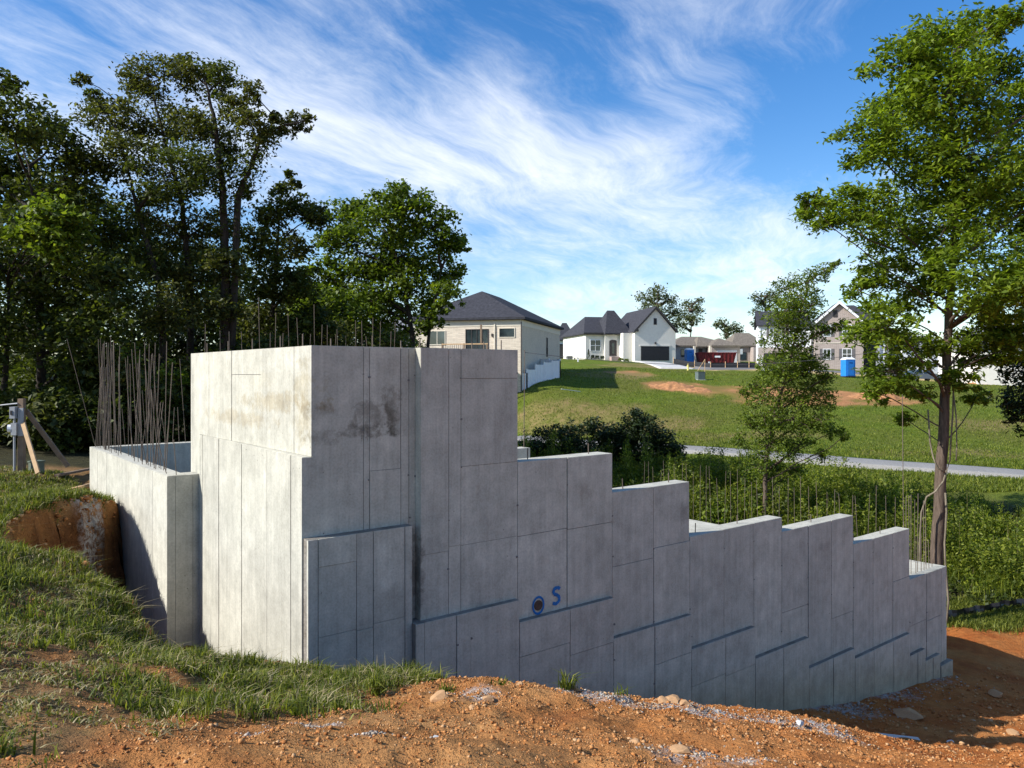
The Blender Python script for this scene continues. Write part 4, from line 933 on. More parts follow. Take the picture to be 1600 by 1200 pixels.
def near_grass():
    rng = np.random.default_rng(21)
    # tufts on the near bank
    def sample(n, dmin, dmax, l0, l1):
        D = np.sqrt(rng.uniform(dmin ** 2, dmax ** 2, n)); lat = rng.uniform(l0, l1, n) * D
        x = FW[0] * D + RT[0] * lat; y = FW[1] * D + RT[1] * lat; return x, y
    x, y = sample(80000, 2.6, 18.5, -.80, .25)
    sd = poly_sd(x, y, TRENCH); keep = (rng.random(len(x)) < grass_mask(x, y) * np.maximum(sstep(.37, .60, fbm(x, y, 2.2, 3, 61) + .06), sstep(-1.6, -.5, sd)) * np.where(np.hypot(x, y) > 9, .6, 1)) & (sd < -.03) & ~((x > 3.1) & (y > 8)) 
    x = x[keep]; y = y[keep]
    # on each tuft spot a handful of blades
    rep = 7; X = np.repeat(x, rep) + rng.normal(size=len(x) * rep) * .035; Y = np.repeat(y, rep) + rng.normal(size=len(x) * rep) * .035
    Z = height(X, Y) - .01
    lush = fbm(X, Y, .8, 3, 62); edge = sstep(-.9, -.1, poly_sd(X, Y, TRENCH))
    H = .04 + .07 * sstep(.45, .68, lush) + .085 * edge
    dry = rng.random(len(X)) < (.62 - .36 * sstep(.38, .62, lush)) * (1 - edge * .6)
    P = np.stack([X, Y, Z], -1)
    for nm, s, mat, lean, lab in (('grass', ~dry, M_GRASS, .75, 'green grass blades on the near bank'), ('dry_grass', dry, M_DRY, 1.5, 'dead straw coloured blades among the near grass')):
        V, Fq, Ft = blades(P[s], H[s], .0036 * (1 + np.hypot(P[s][:, 0], P[s][:, 1]) / 14), lean, rng); o = link(nm, mesh_np(nm, V, Fq, Ft), mat); tag(o, kind='stuff', label=lab)
    # taller tufts standing out of the turf
    x, y = sample(5200, 2.9, 17, -.80, .1); sd = poly_sd(x, y, TRENCH); k = (rng.random(len(x)) < grass_mask(x, y) * np.where(sd > -1.6, 1.0, .25)) & (sd < -.03) & ~((x > 3.1) & (y > 8)) & (fbm(x, y, 1.7, 3, 66) > .46); x = x[k]; y = y[k]
    rep = 26; sp = np.repeat(rng.uniform(.03, .09, len(x)), rep); X = np.repeat(x, rep) + rng.normal(size=len(x) * rep) * sp; Y = np.repeat(y, rep) + rng.normal(size=len(x) * rep) * sp
    P = np.stack([X, Y, height(X, Y) - .01], -1); hh = np.repeat(rng.uniform(.08, .17, len(x)), rep)
    V, Fq, Ft = blades(P, hh, .0042 * (1 + np.hypot(X, Y) / 14), .85, rng); o = link('grass', mesh_np('grass', V, Fq, Ft), M_GRASS); tag(o, kind='stuff', label='taller tufts of grass on the near bank')
    # strip right of the end wall
    n = 16000; px = rng.uniform(1478, 1660, n); D = rng.uniform(23, 26.6, n); lat = (px - 800) / 1200 * D; X = FW[0] * D + RT[0] * lat; Y = FW[1] * D + RT[1] * lat
    k = rng.random(n) < grass_mask(X, Y); X = X[k]; Y = Y[k]; Z = height(X, Y)
    V, Fq, Ft = blades(np.stack([X, Y, Z], -1), np.full(len(X), .22), np.full(len(X), .012), .8, rng); o = link('grass', mesh_np('grass', V, Fq, Ft), M_GRASS); tag(o, kind='stuff', label='grass strip beside the far end of the foundation')
    # longer grass along the lane and over the lawn
    n = 120000; px = rng.uniform(800, 1680, n); D = 38 + 60 * rng.random(n) ** 1.3; lat = (px - 800) / 1200 * D; X = FW[0] * D + RT[0] * lat; Y = FW[1] * D + RT[1] * lat
    rd = np.min(np.hypot(X[:, None] - RP[None, :, 0], Y[:, None] - RP[None, :, 1]), axis=1)
    k = (rd > 1.85) & (patches(X, Y, BARE) < .3 + .7 * (rng.random(len(X)) < .12)); X = X[k]; Y = Y[k]; Z = height(X, Y, True)
    V, Fq, Ft = blades(np.stack([X, Y, Z], -1), np.where(rd[k] < 7, .2, .13), np.full(len(X), .022), 1.1, rng); o = link('grass', mesh_np('grass', V, Fq, Ft), L_LAWN); tag(o, kind='stuff', label='rough lawn grass on both sides of the lane')
RP = []
for i in range(len(ROAD) - 1):
    a = at(*ROAD[i])[:2]; b = at(*ROAD[i + 1])[:2]
    for t in np.linspace(0, 1, 8, endpoint=False): RP.append(a * (1 - t) + b * t)
RP = np.array(RP)
near_grass()

# grass and weed tufts on the crest, one by one
def tuft(px, py, D, n, h, lab, seed, name='grass_tuft'):
    rng = np.random.default_rng(seed); p = at(px, py, D); x, y = p[0], p[1]; z = hz(x, y)
    P = rng.normal(size=(n, 3)) * np.array([.03, .03, 0]); V, Fq, Ft = blades(P, np.full(n, h), np.full(n, .006), .8, rng)
    o = link(name, mesh_np(name, V, Fq, Ft), M_GRASS, None, (x, y, z - .01)); tag(o, lab, 'grass tuft', 'tufts on the crest of the mound')
tuft(697, 1064, 6.45, 60, .10, 'small green tuft on the dirt crest under the ledge left of the blue marks', 1); tuft(785, 1068, 6.6, 34, .08, 'smallest green tuft on the dirt crest, midway along it', 2)
tuft(885, 1074, 6.75, 60, .17, 'tallest tuft with long blades on the crest below the blue letter', 3); tuft(968, 1086, 7.1, 14, .12, 'sparse weed at the right end of the dirt crest', 4)
tuft(590, 1062, 6.3, 90, .17, 'thick tuft of grass at the right edge of the grassy crest', 5)

# clods, pebbles, rocks
OCT_V = np.array([(1, 0, 0), (-1, 0, 0), (0, 1, 0), (0, -1, 0), (0, 0, 1), (0, 0, -1)], float); OCT_F = np.array([(0, 2, 4), (2, 1, 4), (1, 3, 4), (3, 0, 4), (2, 0, 5), (1, 2, 5), (3, 1, 5), (0, 3, 5)])
def lumps(name, X, Y, S, mat, lab, rng, sink=.25, flat=.7):
    n = len(X); Z = height(X, Y); V = OCT_V[None] * (1 + rng.uniform(-.35, .35, (n, 6, 1)))
    q = rng.normal(size=(n, 3, 3)); Q, _ = np.linalg.qr(q); V = np.einsum('nij,nkj->nki', Q, V) * S[:, None, None] * np.array([1, 1, flat]) + np.stack([X, Y, Z + S * (flat - sink) * .5], -1)[:, None, :]
    F = OCT_F[None] + np.arange(n)[:, None, None] * 6; o = link(name, mesh_np(name, V.reshape(-1, 3), None, F.reshape(-1, 3)), mat); tag(o, kind='stuff', label=lab)
def isl_mat(name, stops, rough=.95):
    M = Mat(name, rough, .15); g = M.n('ShaderNodeNewGeometry'); c = M.ramp(g.outputs['Random Per Island'], stops); M.color(M.mix(.4, c, M.ramp(M.noise(M.pos(), 60, 3), [(.3, .6), (.7, 1.15)]), 'MULTIPLY')); return M.m
M_CLOD = isl_mat('soil_clod', [(0, (.25, .09, .027)), (.4, (.42, .175, .055)), (.8, (.48, .235, .088)), (1, (.52, .33, .17))])
M_PEB = isl_mat('grey_pebble', [(0, (.24, .19, .14)), (.5, (.36, .30, .235)), (.85, (.46, .395, .32)), (1, (.56, .50, .42))])
def debris():
    rng = np.random.default_rng(31); n = 90000
    D = np.sqrt(rng.uniform(2.8 ** 2, 10.5 ** 2, n)); lat = rng.uniform(-.72, .74, n) * D; X = FW[0] * D + RT[0] * lat; Y = FW[1] * D + RT[1] * lat
    k = (rng.random(n) < (1 - .85 * grass_mask(X, Y)) * sstep(.25, .6, fbm(X, Y, 2.5, 3, 71) + .05)); k &= ~((X > 3) & (Y > 7.9)); k0 = k; X = X[k]; Y = Y[k]
    lumps('soil_clods', X, Y, (.0035 + .005 * rng.random(len(X)) + .014 * rng.random(len(X)) ** 16) * (.6 + D[k0] / 11), M_CLOD, 'crumbs of orange soil on the bare mound', rng)
    n = 26000; X = rng.uniform(0, 4, n); Y = rng.uniform(7, 16, n); sdd = poly_sd(X, Y, TRENCH); k = (sdd > -.12) & (sdd < .6) & (X < 3.1) & (rng.random(n) < .7); X = X[k]; Y = Y[k]
    lumps('soil_clods', X, Y, .012 + .05 * rng.random(len(X)) ** 3, M_CLOD, 'crumbling clods on the face of the cut bank', rng)
    n = 9000; D = rng.uniform(9, 23, n); lat = rng.uniform(.28, .78, n) * D; X = FW[0] * D + RT[0] * lat; Y = FW[1] * D + RT[1] * lat
    k = ~((X > 3) & (Y > 7.95)) & (rng.random(n) < sstep(.3, .6, fbm(X, Y, 1.2, 3, 72))); X = X[k]; Y = Y[k]; lumps('soil_clods', X, Y, .012 + .045 * rng.random(len(X)) ** 4, M_CLOD, 'clods of red soil below the foundation wall', rng)
    Xs = []; Ys = []
    for (a, b, r) in GRAVEL:
        m = int(650 * min(1, r)) ; Xs.append(a + rng.normal(size=m) * r * .62); Ys.append(b + rng.normal(size=m) * r * .62)
    X = np.concatenate(Xs); Y = np.concatenate(Ys); k = ~((X > 3.2) & (Y > 8.0)); X = X[k]; Y = Y[k]; D = np.hypot(X, Y)
    lumps('gravel', X, Y, (.006 + .010 * rng.random(len(X)) ** 2) * np.where(D > 12, 2.2, 1), M_PEB, 'pale crushed stone spilled on the soil', rng)
debris()
M_ROCK = isl_mat('tan_rock', [(0, (.32, .17, .08)), (1, (.44, .26, .13))]); M_ROCKW = isl_mat('white_stone', [(0, (.52, .49, .44)), (1, (.62, .60, .55))])
def rock(px, py, D, s, lab, seed, mat=M_ROCK, grp='rocks on the mound', fl=.6):
    import bmesh
    rng = random.Random(seed); b = bmesh.new(); bmesh.ops.create_icosphere(b, subdivisions=2, radius=1)
    pl = [(Vector([rng.gauss(0, 1) for _ in range(3)]).normalized(), rng.uniform(.42, .75)) for _ in range(11)]
    for v in b.verts:
        for n_, d in pl:
            e = v.co.dot(n_) - d
            if e > 0: v.co -= n_ * e
        v.co += Vector(mnoise.noise_vector(v.co * 1.7 + Vector((seed, 0, 0)))) * .06; v.co.z *= fl; v.co.x *= 1.25; v.co *= s
    me = bpy.data.meshes.new('rock'); b.to_mesh(me); b.free(); p = at(px, py, D); x, y = p[0], p[1]
    o = link('rock', me, mat, None, (x, y, hz(x, y) + s * fl * .35)); o.rotation_euler = (rng.uniform(-.2, .2), rng.uniform(-.2, .2), rng.uniform(0, 6)); tag(o, lab, 'rock', grp)
for i, (px, py, D, s, lab, mt) in enumerate([(687, 1092, 5.9, .075, 'largest tan block of rock near the grass on the crest', 0), (765, 1090, 6.0, .06, 'tan rock on the crest, right of the largest block', 0), (738, 1099, 5.75, .03, 'small pale rock between two tan rocks on the crest', 0), (812, 1077, 6.7, .045, 'tan rock on the skyline of the crest below the ledge', 0), (897, 1082, 6.8, .06, 'tan rock beside the tallest tuft', 0),
        (1024, 1100, 7.3, .05, 'orange rock at the left of a row of three by the gravel', 0), (1037, 1100, 7.3, .075, 'orange rock in the middle of a row of three by the gravel', 0), (1052, 1103, 7.35, .09, 'orange rock at the right of a row of three by the gravel', 0), (1072, 1113, 7.1, .06, 'orange rock lying in the spilled gravel', 0), (1062, 1192, 4.75, .07, 'flat tan rock at the bottom edge of the picture', 0),
        (681, 1167, 4.3, .03, 'single white stone standing on bare soil near the bottom', 1), (990, 1180, 4.9, .035, 'pale tan stone low on the mound, left of the flat tan rock', 0), (1415, 1096, 15.0, .26, 'brown boulder in the wall shadow by the gravel heap', 0), (1556, 1072, 17.5, .17, 'brown boulder at the far end of the wall shadow', 0), (1485, 1126, 12.5, .07, 'white stone in the shadow with a pale slab', 1), (1248, 1156, 7.4, .055, 'white stone on sunlit soil below the shadow edge', 1),
        (1480, 1160, 10.2, .06, 'first of two white stones under the shadow tip', 1), (1492, 1161, 10.2, .05, 'second, smaller white stone under the shadow tip', 1), (1197, 1105, 12.2, .09, 'pale stone at the foot of the wall in shade', 1), (1318, 1114, 12.0, .08, 'grey pale stone alone in the wall shadow', 1), (1585, 1096, 14.0, .13, 'tan rock on the sunlit edge of the shadow at right', 0), (1590, 1186, 7.0, .05, 'small tan rock at the lower right corner', 0), (1545, 1190, 7.0, .05, 'tan rock near the bottom right, left of the corner one', 0)]):
    rock(px, py, D, s, lab, 100 + i, M_ROCKW if mt else M_ROCK)
p = at(1405, 1125, 12.6); sl = MB().box(-.32, .32, -.05, .05, 0, .05).build('broken_slab', M_ROCKW, None, False, (p[0], p[1], hz(p[0], p[1]) - .01)); sl.rotation_euler = (.05, .1, -.7); tag(sl, 'long pale stone splinter lying in the wall shadow', 'stone')

# ------------------------------------------------------------------ meter post on the left bank
def build_post():
    g = at(34, 735, 16.6); x, y = g[0], g[1]; z = hz(x, y); o = empty('meter_post', (x, y, z)); tag(o, 'timber post with electric meter, breaker box and two braces at the left edge', 'meter post')
    rx = Vector((RT[0], RT[1], 0)); f = Vector((FW[0], FW[1], 0)); rz = math.atan2(RT[1], RT[0])
    def loc(u, v, w): return tuple(rx * u + f * v + Vector((0, 0, w)))
    def bx(u0, u1, v0, v1, w0, w1): return MB().hexa([loc(u0, v0, w0), loc(u1, v0, w0), loc(u1, v1, w0), loc(u0, v1, w0), loc(u0, v0, w1), loc(u1, v0, w1), loc(u1, v1, w1), loc(u0, v1, w1)])
    H = (735 - 622) * 16.6 / 1200
    bx(-.06, .06, -.05, .05, -.2, H).build('post', M_WOODD, o)
    bx(-.165, -.05, -.16, .02, H - .42, H - .17).build('breaker_box', M_GREY, o); bx(-.14, -.10, -.175, -.16, H - .34, H - .25).build('box_door', M_BLACK, o)
    mt = bx(-.15, -.03, -.14, .02, H - .78, H - .52).build('meter_socket', M_GREY, o)
    m = MB().tube([loc(-.16, -.06, H - .64), loc(-.24, -.09, H - .64)], .085, 14); mg = m.build('meter_dial', M_WHITE, mt)
    bx(-.03, .08, -.09, -.05, H - .80, H - .2).build('backing_panel', M_GREY, o)
    MB().tube([loc(-.10, -.09, -.1), loc(-.10, -.09, H - .78)], .025, 7).build('conduit', M_GREY, o); MB().tube([loc(-.10, -.09, H - .52), loc(-.10, -.09, H - .42)], .025, 7).build('conduit', M_GREY, o)
    MB().tube([loc(-.05, -.06, H - .1), loc(-.6, -.05, H - .16), loc(-1.6, -.05, H - .3)], .018, 6).build('service_cable', M_GREY, o)
    def board(a, b, w, t, mat, nm):
        a = Vector(a); b = Vector(b); d = (b - a).normalized(); s = d.cross(Vector((f.x, f.y, 0))).normalized() * w; q = d.cross(s).normalized() * t
        MB().hexa([a - s - q, a + s - q, a + s + q, a - s + q, b - s - q, b + s - q, b + s + q, b - s + q]).build(nm, mat, o)
    board(loc(.08, -.08, H - .52), loc(.66, -.5, .02), .045, .02, M_WOOD, 'brace'); board(loc(.05, .06, H - .25), loc(.80, .35, .05), .05, .02, M_WOODD, 'brace')
build_post()
def on_ground(px, py, D): p = at(px, py, D); return (p[0], p[1], hz(p[0], p[1]))
q = on_ground(57, 742, 16.8); b = MB().box(-.11, .11, -.11, .11, -.02, .22); b.box(-.125, .125, -.125, .125, .22, .25); o = b.build('cable_pedestal', simple('green_cabinet', (.13, .16, .12), .6, .2), None, False, q); tag(o, 'small green utility box behind the meter post brace', 'utility box'); o.rotation_euler = (0, 0, .4)
for i, (a, b2, lab, mat) in enumerate([((88, 741, 16.6), (146, 733, 18.9), 'longer board lying on the soil behind the low wall corner', M_WOODD), ((104, 752, 15.6), (148, 743, 17.2), 'shorter bright board lying on the soil by the low wall corner', M_WOOD)]):
    A = Vector(on_ground(*a)); B_ = Vector(on_ground(*b2)); d = B_ - A; o = MB().box(0, d.length, -.045, .045, -.02, .03).build('lumber_board', mat, None, False, A + Vector((0, 0, .05))); o.rotation_mode = 'QUATERNION'; o.rotation_quaternion = d.to_track_quat('X', 'Z'); tag(o, lab, 'board', 'boards on the bank')

# ------------------------------------------------------------------ houses
class House:
    """local frame: u to the right along the front, v away, w up; origin on the plan"""
    def __init__(s, name, label, O, ang, z, cat='house', group='houses across the lane'):
        s.e = empty(name, (O[0], O[1], z), 0); tag(s.e, label, cat, group)
        c, si = math.cos(ang), math.sin(ang); s.U = RT * c + FW * si; s.V = -RT * si + FW * c
    def P(s, u, v, w): q = s.U * u + s.V * v; return (q[0], q[1], w)
    def hexa(s, mb, u0, u1, v0, v1, w0, w1):
        return mb.hexa([s.P(u0, v0, w0), s.P(u1, v0, w0), s.P(u1, v1, w0), s.P(u0, v1, w0), s.P(u0, v0, w1), s.P(u1, v0, w1), s.P(u1, v1, w1), s.P(u0, v1, w1)])
    def box(s, name, mat, u0, u1, v0, v1, w0, w1, parent=None): return s.hexa(MB(), u0, u1, v0, v1, w0, w1).build(name, mat, parent or s.e)
    def hip(s, u0, u1, v0, v1, we, wr, r0, r1, mat, axis='v', th=.22, name='roof'):
        """hip roof solid with ridge from r0 to r1 along axis"""
        mb = MB(); c = [s.P(u0, v0, we), s.P(u1, v0, we), s.P(u1, v1, we), s.P(u0, v1, we)]; cb = [(p[0], p[1], we - th) for p in c]
        if axis == 'v': um = (u0 + u1) / 2; a = s.P(um, r0, wr); b = s.P(um, r1, wr); mb.poly([c[0], c[1], a]); mb.poly([c[1], c[2], b, a]); mb.poly([c[2], c[3], b]); mb.poly([c[3], c[0], a, b])
        else: vm = (v0 + v1) / 2; a = s.P(r0, vm, wr); b = s.P(r1, vm, wr); mb.poly([c[0], c[1], b, a]); mb.poly([c[1], c[2], b]); mb.poly([c[2], c[3], a, b]); mb.poly([c[3], c[0], a])
        for i in range(4): j = (i + 1) % 4; mb.poly([cb[i], cb[j], c[j], c[i]])
        mb.poly(cb[::-1]); return mb.build(name, mat, s.e)
    def gable(s, u0, u1, v0, v1, we, wr, mat, th=.22, trim=None, name='roof'):
        """two slabs, ridge along v at the middle of u"""
        um = (u0 + u1) / 2; mb = MB()
        for a, b in ((u0, um), (um, u1)):
            za, zb = (we, wr) if a == u0 else (wr, we)
            mb.hexa([s.P(a, v0, za - th), s.P(b, v0, zb - th), s.P(b, v1, zb - th), s.P(a, v1, za - th), s.P(a, v0, za), s.P(b, v0, zb), s.P(b, v1, zb), s.P(a, v1, za)])
        r = mb.build(name, mat, s.e)
        if trim:
            t = MB()
            for a, b, za, zb in ((u0, um, we, wr), (um, u1, wr, we)):
                t.hexa([s.P(a, v0 - .06, za - .38), s.P(b, v0 - .06, zb - .38), s.P(b, v0 - .004, zb - .38), s.P(a, v0 - .004, za - .38), s.P(a, v0 - .06, za + .03), s.P(b, v0 - .06, zb + .03), s.P(b, v0 - .004, zb + .03), s.P(a, v0 - .004, za + .03)])
            t.build('bargeboard', trim, r)
        return r
    def gable_wall(s, u0, u1, v0, v1, w0, we, wr, mat, name='wall'):
        um = (u0 + u1) / 2; ring = [s.P(u0, v0, w0), s.P(u1, v0, w0), s.P(u1, v0, we), s.P(um, v0, wr), s.P(u0, v0, we)]
        d = np.array(s.P(0, v1, 0)) - np.array(s.P(0, v0, 0)); return MB().prism(ring, d).build(name, mat, s.e, fix=True)
    def window(s, side, a0, a1, w0, w1, at_, parent=None, frame=None, mull=(1, 1), name='window', shutters=None, pane=None):
        """side 'f' (front, at v) or 'l'/'r' (at u)"""
        fr = frame or M_WHITE; t = .07; mb = MB(); pn = MB(); mm = MB()
        def bx(m, x0, x1, d0, d1, z0, z1):
            if side == 'f': s.hexa(m, x0, x1, at_ - d1, at_ - d0, z0, z1)
            elif side == 'r': s.hexa(m, at_ + d0, at_ + d1, x0, x1, z0, z1)
            else: s.hexa(m, at_ - d1, at_ - d0, x0, x1, z0, z1)
        for (x0, x1, z0, z1) in ((a0 - t, a1 + t, w0 - t, w0), (a0 - t, a1 + t, w1, w1 + t), (a0 - t, a0, w0, w1), (a1, a1 + t, w0, w1)): bx(mb, x0, x1, -.05, .06, z0, z1)
        f = mb.build(name, fr, parent or s.e); bx(pn, a0, a1, -.05, .015, w0, w1); pn.build('pane', pane or M_GLASS, f)
        for i in range(1, mull[0]): x = a0 + (a1 - a0) * i / mull[0]; bx(mm, x - .03, x + .03, .016, .05, w0, w1)
        for i in range(1, mull[1]): z = w0 + (w1 - w0) * i / mull[1]; bx(mm, a0, a1, .016, .045, z - .03, z + .03)
        if mm.v: mm.build('glazing_bar', fr, f)
        if shutters:
            for x0, x1 in ((a0 - t - .42, a0 - t - .03), (a1 + t + .03, a1 + t + .42)): q = MB(); bx(q, x0, x1, -.03, .05, w0 - t, w1 + t); q.build('shutter', shutters, parent or s.e)
        return f

# cream house with the white fence, seen from its back
def cream_house():
    O = ld(.94, 75); z0 = -1.6; h = House('cream_house', 'cream brick house with dark hip roof, timber deck and white fence', O, math.atan2(-.262, .965), z0)
    B = lambda z: z - z0
    ev = 5.25; L = 11.7; DP = 18.4
    h.box('wall', M_BRC, -L, 0, 0, DP, -.6, B(ev) - .3)
    h.box('frieze', M_TRIM, -L - .04, .04, -.04, DP + .04, B(ev) - .62, B(ev) - .02)
    h.hip(-L - .45, .45, -.45, DP + .45, B(ev) + .22, B(8.75), 5.7, 12.6, M_ROOF)
    h.window('f', -9.6, -7.95, B(2.9), B(4.2), 0, mull=(2, 1), frame=M_TRIM); d = h.window('f', -5.7, -3.45, B(2.0), B(4.3), 0, mull=(4, 1), frame=M_DARKT, name='patio_door'); h.window('f', -2.25, -.72, B(3.55), B(4.38), 0, frame=M_TRIM, mull=(1, 1))
    h.box('wall_lamp', M_DARKT, -3.05, -2.9, -.18, -.005, B(3.6), B(3.9)); h.box('downspout', M_DARKT, -.06, .04, -.12, -.05, -.2, B(ev) - .25); h.box('downspout', M_TRIM, -2.78, -2.68, -.12, -.045, B(2.2), B(ev) - .3)
    h.window('r', 11.0, 11.55, B(1.9), B(3.9), 0, frame=M_DARKT, mull=(1, 2)); h.window('r', 17.0, 17.5, B(.6), B(1.6), 0, frame=M_DARKT)
    dk = h.box('deck', M_WOODD, -7.2, -2.4, -3.2, -.06, B(1.55), B(1.75))
    for u in (-7.1, -4.9, -2.6): h.box('deck_post', M_WOODD, u - .07, u + .07, -3.1, -2.96, -.4, B(2.85), dk)
    h.box('deck_post', M_WOODD, -3.28, -3.12, -3.08, -2.93, B(2.86), B(4.6), dk)
    h.box('deck_rail', M_WOOD, -7.15, -2.5, -3.12, -2.98, B(2.72), B(2.83), dk); h.box('deck_rail', M_WOOD, -7.15, -2.5, -3.1, -3.0, B(1.95), B(2.02), dk)
    for i in range(24): h.box('baluster', M_DARKT, -7.0 + i * .19, -6.97 + i * .19, -3.07, -3.03, B(2.03), B(2.71), dk)
cream_house()
def vinyl_fence():
    pts = [(-2.6, 73.0), (.60, 75.0 - .8), (1.42, 75.6)]
    a = at(800, 600, 74); o = empty('vinyl_fence', (*ld(1.4, 75.6), hz(*ld(1.4, 75.6)))); tag(o, 'white vinyl privacy fence stepping up the slope beside the cream house', 'fence'); O = Vector(o.location)
    runs = [((-1.5, 74.7), (.45, 75.1), 1), ((.45, 75.1), (1.45, 75.6), 1), ((1.45, 75.6), (5.05, 81.0), 4), ((5.05, 81.0), (2.9, 83.0), 2)]
    first = True
    for (A, B_, n) in runs:
        for i in range(n):
            p = np.array(A) + (np.array(B_) - np.array(A)) * i / n; q = np.array(A) + (np.array(B_) - np.array(A)) * (i + 1) / n
            P = ld(*p); Q = ld(*q); d = Q - P; L = np.linalg.norm(d); d /= L; nn = np.array([-d[1], d[0]]) * .02
            z = min(hz(*P), hz(*Q)) ; z = max(z, -1.45) if False else z
            k = max(3, int(L / .3)); H = 1.8
            for j in range(k):
                a0 = P + d * (L * (j + .04) / k); a1 = P + d * (L * (j + .96) / k); pr = nn * (1 if j % 2 else .85)
                c = [(*(a0 - pr), z - .25), (*(a1 - pr), z - .25), (*(a1 + pr), z - .25), (*(a0 + pr), z - .25)]
                m = MB().hexa([Vector(v) - O for v in c] + [Vector((v[0], v[1], z + H)) - O for v in c]); m.build('fence_board', M_WHITE, o)
            for hh in (z + H - .04, z + .1):
                c = [(*(P - nn * 1.9), hh), (*(Q - nn * 1.9), hh), (*(Q + nn * 1.9), hh), (*(P + nn * 1.9), hh)]; MB().hexa([Vector(v) - O for v in c] + [Vector((v[0], v[1], hh + .12)) - O for v in c]).build('fence_rail', M_WHITE, o)
            for pt in ((P,) if i or not first else (P,)) + ((Q,) if i == n - 1 else ()):
                s_ = .065; m = MB(); zz = z - .3; m.box(pt[0] - s_, pt[0] + s_, pt[1] - s_, pt[1] + s_, zz, z + H + .12); m.box(pt[0] - s_ * 1.25, pt[0] + s_ * 1.25, pt[1] - s_ * 1.25, pt[1] + s_ * 1.25, z + H + .12, z + H + .16)
                m.v = [tuple(Vector(v) - O) for v in m.v]; m.build('fence_post', M_WHITE, o)
vinyl_fence()

def white_house():
    # px scale: measured at 118 m
    D = 118; k = D / 1200; O = ld((915 - 800) * k, D); z0 = 1.75; h = House('white_house', 'white brick house with black garage door and steep dark roofs', O, .2, z0); B = lambda py: (583 - py) * k - z0
    U = lambda px: (px - 915) * k
    gr = B(564) - .6
    h.box('wall', M_BRW, 0, U(968), 0, 13, gr, B(522)); h.box('wall', M_BRW, U(945), U(968), -.5, .02, gr, B(521.5)); h.gable_wall(U(983), U(1050), -3.4, 9, gr, B(520), B(483), M_BRW)
    h.box('wall', M_BRW, U(968), U(983) - .003, -2.4, 6, gr, B(521))
    h.hip(-.4, U(985), -.4, 13.4, B(520), B(490), U(934), U(970), M_ROOF, 'u'); h.hip(U(943), U(988), -1.2, 7.0, B(520.5), B(482), U(960), U(972), M_ROOF, 'u')
    h.gable(U(981), U(1053), -3.7, 9.4, B(518), B(480), M_ROOF, trim=M_DARKT)
    h.box('fascia', M_DARKT, -.42, U(968), -.46, -.41, B(523), B(519.8))
    h.box('garage_door', M_BLACK, U(993), U(1039), -3.46, -3.3, B(563.5), B(541.5)); gd = None
    h.box('garage_lintel', M_BRW, U(991), U(1041), -3.5, -3.35, B(541.4), B(539.6))
    h.window('f', U(1014.5), U(1018), B(507.5), B(499), -3.4, frame=M_DARKT, name='gable_vent', pane=M_BLACK)
    h.window('f', U(923), U(939), B(548), B(531.5), 0, frame=M_WHITE, mull=(2, 2)); dr = h.box('front_door', M_DARKT, U(952), U(964), -.58, -.4, B(556), B(533)); 
    m = MB(); n = 8; c0 = (U(952) + U(964)) / 2; r = (U(964) - U(952)) / 2; ring = [h.P(c0 + r * math.cos(math.pi * i / n), -.58, B(533) + r * .35 * math.sin(math.pi * i / n)) for i in range(n + 1)]; m.prism(ring, np.array(h.P(0, .1, 0)) - np.array(h.P(0, 0, 0))).build('door_arch', M_DARKT, dr, fix=True)
    h.box('door_pane', M_GLASS, U(956), U(960), -.60, -.581, B(553), B(536), dr)
    h.box('wall_lamp', M_DARKT, U(1015.5), U(1017.5), -3.6, -3.42, B(538.5), B(535)); h.box('eave_bracket', M_DARKT, U(983), U(988), -3.75, -3.42, B(519), B(515.5)); h.box('porch_step', simple('pink_brick', (.42, .30, .26), .9), U(952), U(966), -1.6, -.62, gr, B(557.5))
    ac = h.box('air_conditioner', simple('grey_grille', (.16, .17, .17), .6, .3, 30), -1.3, -.45, 5.6, 6.4, gr, gr + .6 + .9)
    # drive
    return h
WH = white_house()
for i, (px, py, D, r, hh, lab) in enumerate([(919.5, 561, 116.5, .35, 1.5, 'clipped dark cone shrub left of the white house window'), (926, 561, 116.5, .3, .6, 'small round shrub under the white house window, left one'), (933, 561, 116.5, .4, .55, 'small round shrub under the white house window, middle one'), (941, 562, 116.4, .4, .55, 'small round shrub under the white house window, right one'), (970, 563, 115, .5, .35, 'yellow green low shrub between white house door and garage'), (979, 563, 115, .4, .35, 'yellow green low shrub next to the garage wall')]):
    p = at(px, py, D); z = hz(p[0], p[1]); rng = np.random.default_rng(300 + i); n = 260; t = rng.random(n) ** .7; a = rng.uniform(0, 6.28, n); rr = r * (1 - t * (.95 if hh > 1 else .3)) * rng.random(n) ** .3
    C = np.stack([np.cos(a) * rr, np.sin(a) * rr, .05 + t * hh], -1); V, F = leaf_quads(C, .16, .4, .6, 0, rng); o = link('garden_shrub', mesh_np('garden_shrub', V, F), L_LIME if i > 3 else L_SHRUB, None, (p[0], p[1], z)); tag(o, lab, 'shrub', 'shrubs at the white house')
